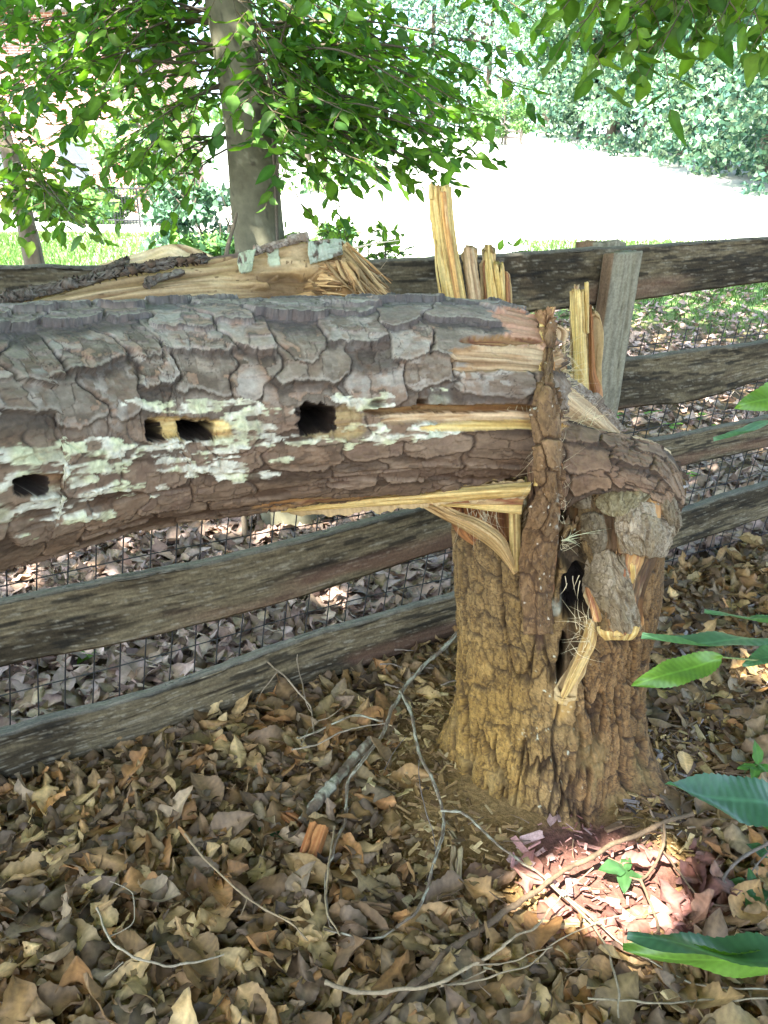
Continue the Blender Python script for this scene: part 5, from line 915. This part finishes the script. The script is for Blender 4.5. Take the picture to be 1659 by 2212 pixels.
twig("bare_twig", "slender grey twig right beside the stump's left root", "twig", [([(905, 1640, .03), (915, 1720, .03), (935, 1800, .02), (945, 1850, .02)], .0018, .0012), ([(830, 1660, .05), (865, 1610, .05), (880, 1590, .05)], .0014, .001)], (.30, .27, .25), sd=10)
twig("bare_twig", "grey twig with a hooked end on the mulch at the right edge", "twig", [([(1720, 1790, .05), (1640, 1830, .04), (1590, 1860, .04), (1560, 1895, .04), (1568, 1915, .03)], .005, .003), ([(1700, 1800, .05), (1630, 1870, .03), (1590, 1930, .03)], .0025, .0015)], (.24, .21, .19), sd=11)
twig("bare_twig", "pale twig lying on the leaves in the bottom right corner", "twig", [([(1180, 1900, .03), (1290, 2010, .04), (1330, 2100, .04), (1335, 2200, .03)], .003, .002), ([(1270, 2155, .03), (1400, 2165, .03), (1560, 2155, .03), (1700, 2160, .03)], .0022, .002)], (.36, .33, .24), sd=12)
g_ = np.random.default_rng(77); fl = []
for k in range(70):
    x = g_.uniform(-200, 1150) if k % 3 else g_.uniform(1400, 1750); y = g_.uniform(1200, 1500) if k % 3 else g_.uniform(700, 1080); a = g_.normal(0, .5); l = g_.uniform(25, 90); fl.append(([(x, y, .03), (x + l * math.cos(a) * .5, y + l * math.sin(a) * .3 + g_.normal() * 6, .05), (x + l * math.cos(a), y + l * math.sin(a) * .5, .02)], .0035, .0018))
tag(twig("twig_litter", None, None, fl, (.34, .30, .26), sd=13), "scattered small grey twigs among the dead leaves behind the fence", "twigs", kind="stuff")
g_ = np.random.default_rng(78); fl = []
for k in range(110):
    x = g_.uniform(850, 1700); y = g_.uniform(1760, 2200) if k % 2 else g_.uniform(1450, 1760); x = x if k % 2 else g_.uniform(1420, 1700); a = g_.uniform(0, 6.3); l = g_.uniform(20, 80); fl.append(([(x, y, .01), (x + l * math.cos(a) * .5 + g_.normal() * 4, y + l * math.sin(a) * .4, .025), (x + l * math.cos(a), y + l * math.sin(a) * .7, .01)], .0016, .0009))
tag(twig("twig_litter", None, None, fl, (.26, .2, .14), sd=14), "scattered hair thin brown twigs on the ground round the stump", "twigs", kind="stuff")

def wood_block(name, label, x, y, ln, wd, th, yaw, pal, sd, jag=.03, pitch=0, z=.04, cat="wood piece"):
    c = G(x, y, z); d = A_([math.cos(yaw) * math.cos(pitch), math.sin(yaw) * math.cos(pitch), math.sin(pitch)]); sdv = nrm(np.cross(d, [0, 0, 1])); up = nrm(np.cross(sdv, d))
    N, M = 70, 48; a = np.linspace(0, 2 * np.pi, M, endpoint=False); ca, sa = np.cos(a), np.sin(a); k = 1 / np.maximum(np.abs(ca), np.abs(sa)) ** .85; s = np.linspace(0, 1, N)[:, None]; T_ = (ca + sa * .37)[None] * wd * .5 + 0 * s; S_ = s * ln + 0 * T_
    h, col = wood(S_, T_, sd, pal, fine=300, groove=.003); jn = jag * ln * (fbm(ca * 3 + 4, sa * 3 + 4, 4, sd, .7) - .5) * 4; crk = ss(.004, 0, np.abs(T_ - wd * .08 - .003 * np.sin(S_ * 90))); h = h - crk * .006; col = mix(col, np.asarray(pal[0]) * .3, crk * .9)
    V = c + d * ((s - .5) * ln + jn[None] * (s - .5) * 2)[..., None] + sdv * (ca * k * wd / 2)[None, :, None] + up * (sa * k * th / 2)[None, :, None] + (sdv * ca[:, None] + up * sa[:, None])[None] * h[..., None]
    e0 = (V[:1] - V[0].mean(0)) * .0 + V[0].mean(0); e1 = V[-1:] * 0 + V[-1].mean(0); V = np.concatenate([e0, V, e1]); col = np.concatenate([col[:1], col, col[-1:]])
    tag(mesh(name, V, grid_faces(len(V), M, True), M_wood, None, col), label, cat)
ORB = [(.34, .11, .03), (.50, .20, .06), (.58, .27, .09), (.40, .14, .04), (.54, .23, .08)]
wood_block("wood_block", "squarish orange block of split wood standing on the dead leaves", 678, 1818, .075, .046, .035, D2(72), [A_(q) * .75 for q in ORB], 1, .06, .4, .06)
wood_block("wood_block", "orange brown wood chunk lying just behind the squarish orange block", 634, 1772, .055, .032, .025, D2(140), [A_(q) * .5 for q in ORB], 2, .08, .1, .035)
STW = [(.24, .17, .08), (.42, .32, .16), (.5, .4, .22), (.3, .2, .1), (.46, .36, .2)]
wood_block("wood_sliver", "tan split sliver lying upright in line below the stump's left foot", 985, 1870, .10, .028, .014, D2(82), STW, 3, .1, 0, .03)
wood_block("wood_sliver", "thick tan rotten sliver beside the stout branch below the stump", 1000, 1965, .13, .030, .016, D2(118), STW, 4, .08, 0, .03)
wood_block("wood_sliver", "yellow brown sliver lying level under the seedling in the sunlit patch", 1225, 1995, .12, .016, .01, D2(2), STW, 5, .1, 0, .04)
wood_block("wood_sliver", "narrow dark tan sliver lying nearest the stump's foot left of centre", 975, 1800, .07, .014, .01, D2(110), [A_(q) * .7 for q in STW], 6, .1, 0, .03)
wood_block("wood_sliver", "brown rounded bark roll lying level at centre left of the thick tan sliver", 800, 1962, .085, .02, .014, D2(-6), [(.2, .12, .06), (.34, .2, .1), (.4, .26, .14), (.26, .15, .08), (.38, .24, .12)], 7, .03, 0, .045)

# ------------------------------------------------------------------ far trees, shrubs, house
def foliage(center, rad, n, leafs, g, cols, clumps=28, flat=.55):
    """leaf-sized faces gathered in clumps through an ellipsoid"""
    u = nrm(g.normal(size=(clumps, 3))); u = np.sign(u) * np.abs(u) ** .65; rr = g.uniform(.35, 1, clumps)[:, None]; cc = center + u * rr * rad; cs = g.uniform(.18, .42, clumps) * np.min(rad); k = g.integers(0, clumps, n)
    p = cc[k] + nrm(g.normal(size=(n, 3))) * (g.uniform(.3, 1, n) ** .5 * cs[k])[:, None] * [1.25, 1.25, flat]; out = nrm(p - center) * .5 + [0, 0, .8] + g.normal(size=(n, 3)) * .4
    X = nrm(g.normal(size=(n, 3))); dm = (A_([[0, 0, 0], [.35, -.3, .05], [1, 0, -.08], [.35, .3, .05]]), A_([[0, 1, 2, 3]]), np.zeros((4, 2)) + .4)
    c = A_(cols)[g.integers(0, len(cols), n)] * g.uniform(.7, 1.3, n)[:, None] * (.8 + .4 * g.uniform(size=clumps))[k][:, None]
    return scatter([dm], p, X, out, g.uniform(.6, 1.3, n) * leafs, c, g, 0)
FARG = [(.05, .12, .08), (.10, .20, .12), (.16, .27, .15), (.045, .11, .075), (.22, .31, .20)]
def far_tree(x, y, d, h, r, sd, label, cols=FARG, n=3200, leafs=.30, low=.05, group="trees at the wood's edge beyond the lawn", name="woodland_tree"):
    g = np.random.default_rng(sd); b = P(x, y, d); b[2] = terrain(b[0:1], b[1:2])[0] - .1; root = thing(name, label, "tree", b, group); ac = Acc()
    q = cr(A_([b, b + [.1, 0, h * .45], b + [g.normal() * .3, 0, h * .92]]), np.linspace(0, 2, 14)); ac.tube(q, np.linspace(h * .022, h * .006, 14), 8, (.10, .08, .06))
    for k in range(7):
        s = q[g.integers(4, 12)]; a = g.uniform(0, 6.3); e = s + A_([math.cos(a) * r * .7, math.sin(a) * r * .7, g.uniform(.3, 1.5)]); ac.tube(A_([s, (s + e) / 2 + [0, 0, .2], e]), A_([h * .008, h * .006, h * .003]), 5, (.10, .08, .06))
    ac.build("trunk", M_twig, root); zc = h * (.47 + low / 2); V, Fc, C = foliage(b + [0, 0, zc], A_([r, r, h * (1 - low) * .50]), n, leafs, g, cols, 60 if h > 5 else 30); mesh("crown", V, Fc, M_far, root, C)
ORD = ["first", "second", "third", "fourth", "fifth", "sixth", "seventh", "eighth"]
edge = [(1205, 318, 44), (1270, 335, 38), (1345, 352, 33), (1425, 372, 28.5), (1510, 395, 24.5), (1600, 418, 21), (1700, 440, 18), (1830, 470, 15.5)]
for k, (x, y, d) in enumerate(edge): far_tree(x + 45, y - 10, d + 1.5, 11.5 if k else 9, 3.6 - .12 * k, 100 + k, "dense tree at the wood's edge, %s in its row from the far end" % ORD[k], n=9500 + 1400 * k, leafs=.34 - .026 * k, low=0)
for k, (x, y, d, h, r) in enumerate([(1330, 250, 52, 20, 6), (1480, 250, 44, 19, 6), (1650, 270, 36, 17, 5.5), (1180, 250, 60, 19, 6.5), (1050, 262, 66, 15, 6.5), (930, 262, 70, 17, 7), (800, 270, 66, 18, 7), (660, 280, 60, 18, 6.5)]):
    far_tree(x, y, d, h, r, 130 + k, ["tall tree behind the near row at its far end", "tall tree rising behind the middle of the near row", "nearest tall tree above the row at the right edge", "tall distant tree at the left end of the near row", "distant tree just left of the gap above the rail fence", "distant tall tree second left of the rail fence", "distant tall tree above the tallest wood splinter", "distant tall tree just right of the smooth grey trunk"][k], [A_(q) * 1.15 for q in FARG], n=4200, leafs=.5, low=.02, group="tall trees in the distant wood")
far_tree(1085, 282, 40, 2.6, 2.6, 150, "low round green shrub beside the distant wooden rail fence", [(.08, .17, .05), (.11, .21, .06)], 2200, .22, 0, None, "far_shrub")
for k, (x, y, d, h, r, lb) in enumerate([(420, 470, 13, 1.5, .75, "blue green rounded shrub between the slim tree and the smooth grey trunk"), (462, 500, 11.5, .85, .62, "yellow green low shrub just left of the smooth grey trunk"), (210, 468, 23, 1.1, .9, "small shrub by the brick house wall left of the railing"), (120, 462, 24, 1.0, .9, "small shrub at the foot of the brick house's left wall"),
                                         (660, 500, 12, .7, .9, "low reddish green shrub just right of the smooth grey trunk"), (700, 400, 26, 4.5, 2.6, "bright green bushy tree behind the smooth grey trunk's right side"), (340, 440, 22, 4.6, 2.0, "round pale green tree left of the smooth grey trunk by the house")]):
    far_tree(x, y, d, h, r, 160 + k, lb, [(.09, .19, .05), (.07, .16, .07), (.12, .24, .05)] if k != 0 else [(.07, .15, .09), (.09, .18, .1)], 2600, .05 + .0075 * d, 0, None, "shrub" if h < 2 else "garden_tree")
for k, (x, y) in enumerate([(735, 555), (765, 560), (800, 560), (850, 562), (640, 560), (1075, 552)]):
    g = np.random.default_rng(300 + k); b = P(x, y, 3.3) * [1, 1, 0]; root = thing("understory_shrub", "leafy thin shrub behind the fence rail, %s from the left" % ORD[[1, 2, 3, 4, 0, 5][k]], "shrub", b, "thin leafy shrubs behind the fence rail")
    top = P(x, y, 3.3); T = [P(x + g.normal() * 22, y - g.uniform(10, 75 if k not in (5,) else 22), 3.3 + g.normal() * .08) for _ in range(6 if k != 5 else 2)]
    o2, c1 = leafy("u", root, lambda E: b + (top - b) * .75, T, g, leaf=.05, tw=.10, step=.06, nleaf=4, r0=.004, bright=1.2, branchpart="stem"); crownpart(c1, root, "leaves")

def boxm(ac, lo, hi, col=(.5, .5, .5)):
    v = A_([[a, b, c] for a in (lo[0], hi[0]) for b in (lo[1], hi[1]) for c in (lo[2], hi[2])], float); ac.add(v, A_([[0, 1, 3, 2], [4, 6, 7, 5], [0, 4, 5, 1], [2, 3, 7, 6], [0, 2, 6, 4], [1, 5, 7, 3]]), col)
def build_house():
    b = P(20, 463, 27); z0 = terrain(b[0:1], b[1:2])[0] - .3; root = thing("brick_house", "red brick house with white trim seen through the leaves at far left", "house", (b[0], b[1], z0)); x0, x1 = b[0] - 7, b[0] + 5.2; y0, y1 = b[1], b[1] + 8
    wins = [(x0 + 1.2 + 2.6 * k, z) for k in range(5) for z in (1.2, 4.2)]; ac = Acc(); boxm(ac, (x0, y0, z0), (x1, y1, z0 + 6.3)); ac.build("wall", M_brick, root, False)
    ac = Acc(); v = A_([[x0 - .5, y0 - .6, z0 + 6.3], [x1 + .5, y0 - .6, z0 + 6.3], [x1 + .5, y1 + .6, z0 + 6.3], [x0 - .5, y1 + .6, z0 + 6.3], [x0 + 3, (y0 + y1) / 2, z0 + 9.3], [x1 - 3, (y0 + y1) / 2, z0 + 9.3]]); ac.add(v, A_([[0, 1, 5, 4], [2, 3, 4, 5]]), (.1, .1, .1)); ac.add(v, A_([[1, 2, 5], [3, 0, 4]]), (.1, .1, .1)); ac.add(v, A_([[3, 2, 1, 0]]), (.5, .5, .5)); ac.build("roof", M_roof, root, False)
    for wx, wz in wins:
        ac = Acc(); fz = z0 + wz
        for lo, hi in [((wx, y0 - .06, fz), (wx + .09, y0 + .02, fz + 1.5)), ((wx + 1.01, y0 - .06, fz), (wx + 1.1, y0 + .02, fz + 1.5)), ((wx + .09, y0 - .06, fz + 1.41), (wx + 1.01, y0 + .02, fz + 1.5)), ((wx + .09, y0 - .08, fz), (wx + 1.01, y0 + .02, fz + .08)), ((wx + .09, y0 - .05, fz + .72), (wx + 1.01, y0 + .0, fz + .77))]: boxm(ac, lo, hi)
        f = ac.build("window", M_white, root, False); ac = Acc(); boxm(ac, (wx + .09, y0 - .025, fz + .08), (wx + 1.01, y0 + .01, fz + 1.41)); ac.build("pane", M_glass, f, False)
    # railing of a low terrace in front
    r0 = P(150, 478, 23); r1 = P(372, 488, 21); z = terrain(r0[0:1], r0[1:2])[0]; ac = Acc(); n = 34
    rr = thing("terrace_railing", "dark metal railing with thin uprights on the low terrace before the brick house", "railing", (r0[0], r0[1], z))
    for k in range(n + 1):
        p = r0 + (r1 - r0) * k / n; ac.tube(A_([[p[0], p[1], z - .1], [p[0], p[1], z + .95]]), A_([.012, .012]) * (1 if k % 8 else 2.2), 5, (.03, .03, .03))
    for hz in (.12, .95): ac.tube(A_([[r0[0], r0[1], z + hz], [r1[0], r1[1], z + hz]]), A_([.02, .02]), 6, (.03, .03, .03))
    ac.build("rails", M_dark, rr)
    f0 = P(1030, 291, 41); f1 = P(1125, 296, 39); rt = thing("wooden_rail_fence", "distant grey wooden rail fence at the top of the lawn", "fence", f0 * [1, 1, 0] + [0, 0, 3.5]); rt["kind"] = "thing"
    for k in range(4): p = f0 + (f1 - f0) * k / 3; z = terrain(p[0:1], p[1:2])[0]; ac = Acc(); boxm(ac, (p[0] - .07, p[1] - .07, z - .2), (p[0] + .07, p[1] + .07, z + 1.1), (.2, .17, .15)); ac.build("post", M_grey, rt, False)
    for hz in (.35, .65, .95):
        ac = Acc(); za = terrain(f0[0:1], f0[1:2])[0] + hz; zb = terrain(f1[0:1], f1[1:2])[0] + hz; ac.tube(A_([[f0[0], f0[1] - .1, za], [f1[0], f1[1] - .1, zb]]), A_([.06, .06]), 6, (.2, .17, .16)); ac.build("rail", M_grey, rt)
build_house()
def build_grass():
    g = np.random.default_rng(9)
    def tuft(n, xr, yr, hh, cols, lab, keep=None):
        x = g.uniform(*xr, n); y = g.uniform(*yr, n)
        if keep is not None: m = keep(x, y); x, y = x[m], y[m]
        n = len(x); z = terrain(x, y); h = g.uniform(.4, 1, n) * hh; a = g.uniform(0, 6.3, n); w_ = .004 + y * .0007; dx, dy = np.cos(a) * w_, np.sin(a) * w_; lx, ly = g.normal(0, .4, n) * h, g.normal(0, .4, n) * h
        V = np.stack([np.stack([x - dx, y - dy, z], -1), np.stack([x + dx, y + dy, z], -1), np.stack([x + lx, y + ly, z + h], -1)], 1); c = np.repeat((A_(cols)[g.integers(0, len(cols), n)] * g.uniform(.7, 1.3, n)[:, None])[:, None], 3, 1)
        tag(mesh("grass", V, np.arange(3 * n).reshape(-1, 3), M_leaf, None, c), lab, "grass", kind="stuff")
    G1 = [(.10, .17, .055), (.16, .23, .08), (.08, .14, .05)]
    tuft(26000, (2.2, 9.5), (7.6, 13.5), .10, G1, "bright green shaded grass behind the fence at right", lambda x, y: g.uniform(size=x.shape) < ss(7.4, 11, y))
    tuft(16000, (-14, -4.5), (13, 21), .14, G1, "bright green grass strip behind the slim tree at the left edge")
build_grass()

# ------------------------------------------------------------------ parts were modelled in world space: hang them under their things there
from mathutils import Matrix
for o in list(scn.objects):
    if o.parent is not None and o.parent.type == 'EMPTY': o.matrix_parent_inverse = Matrix.Translation(-o.parent.location)
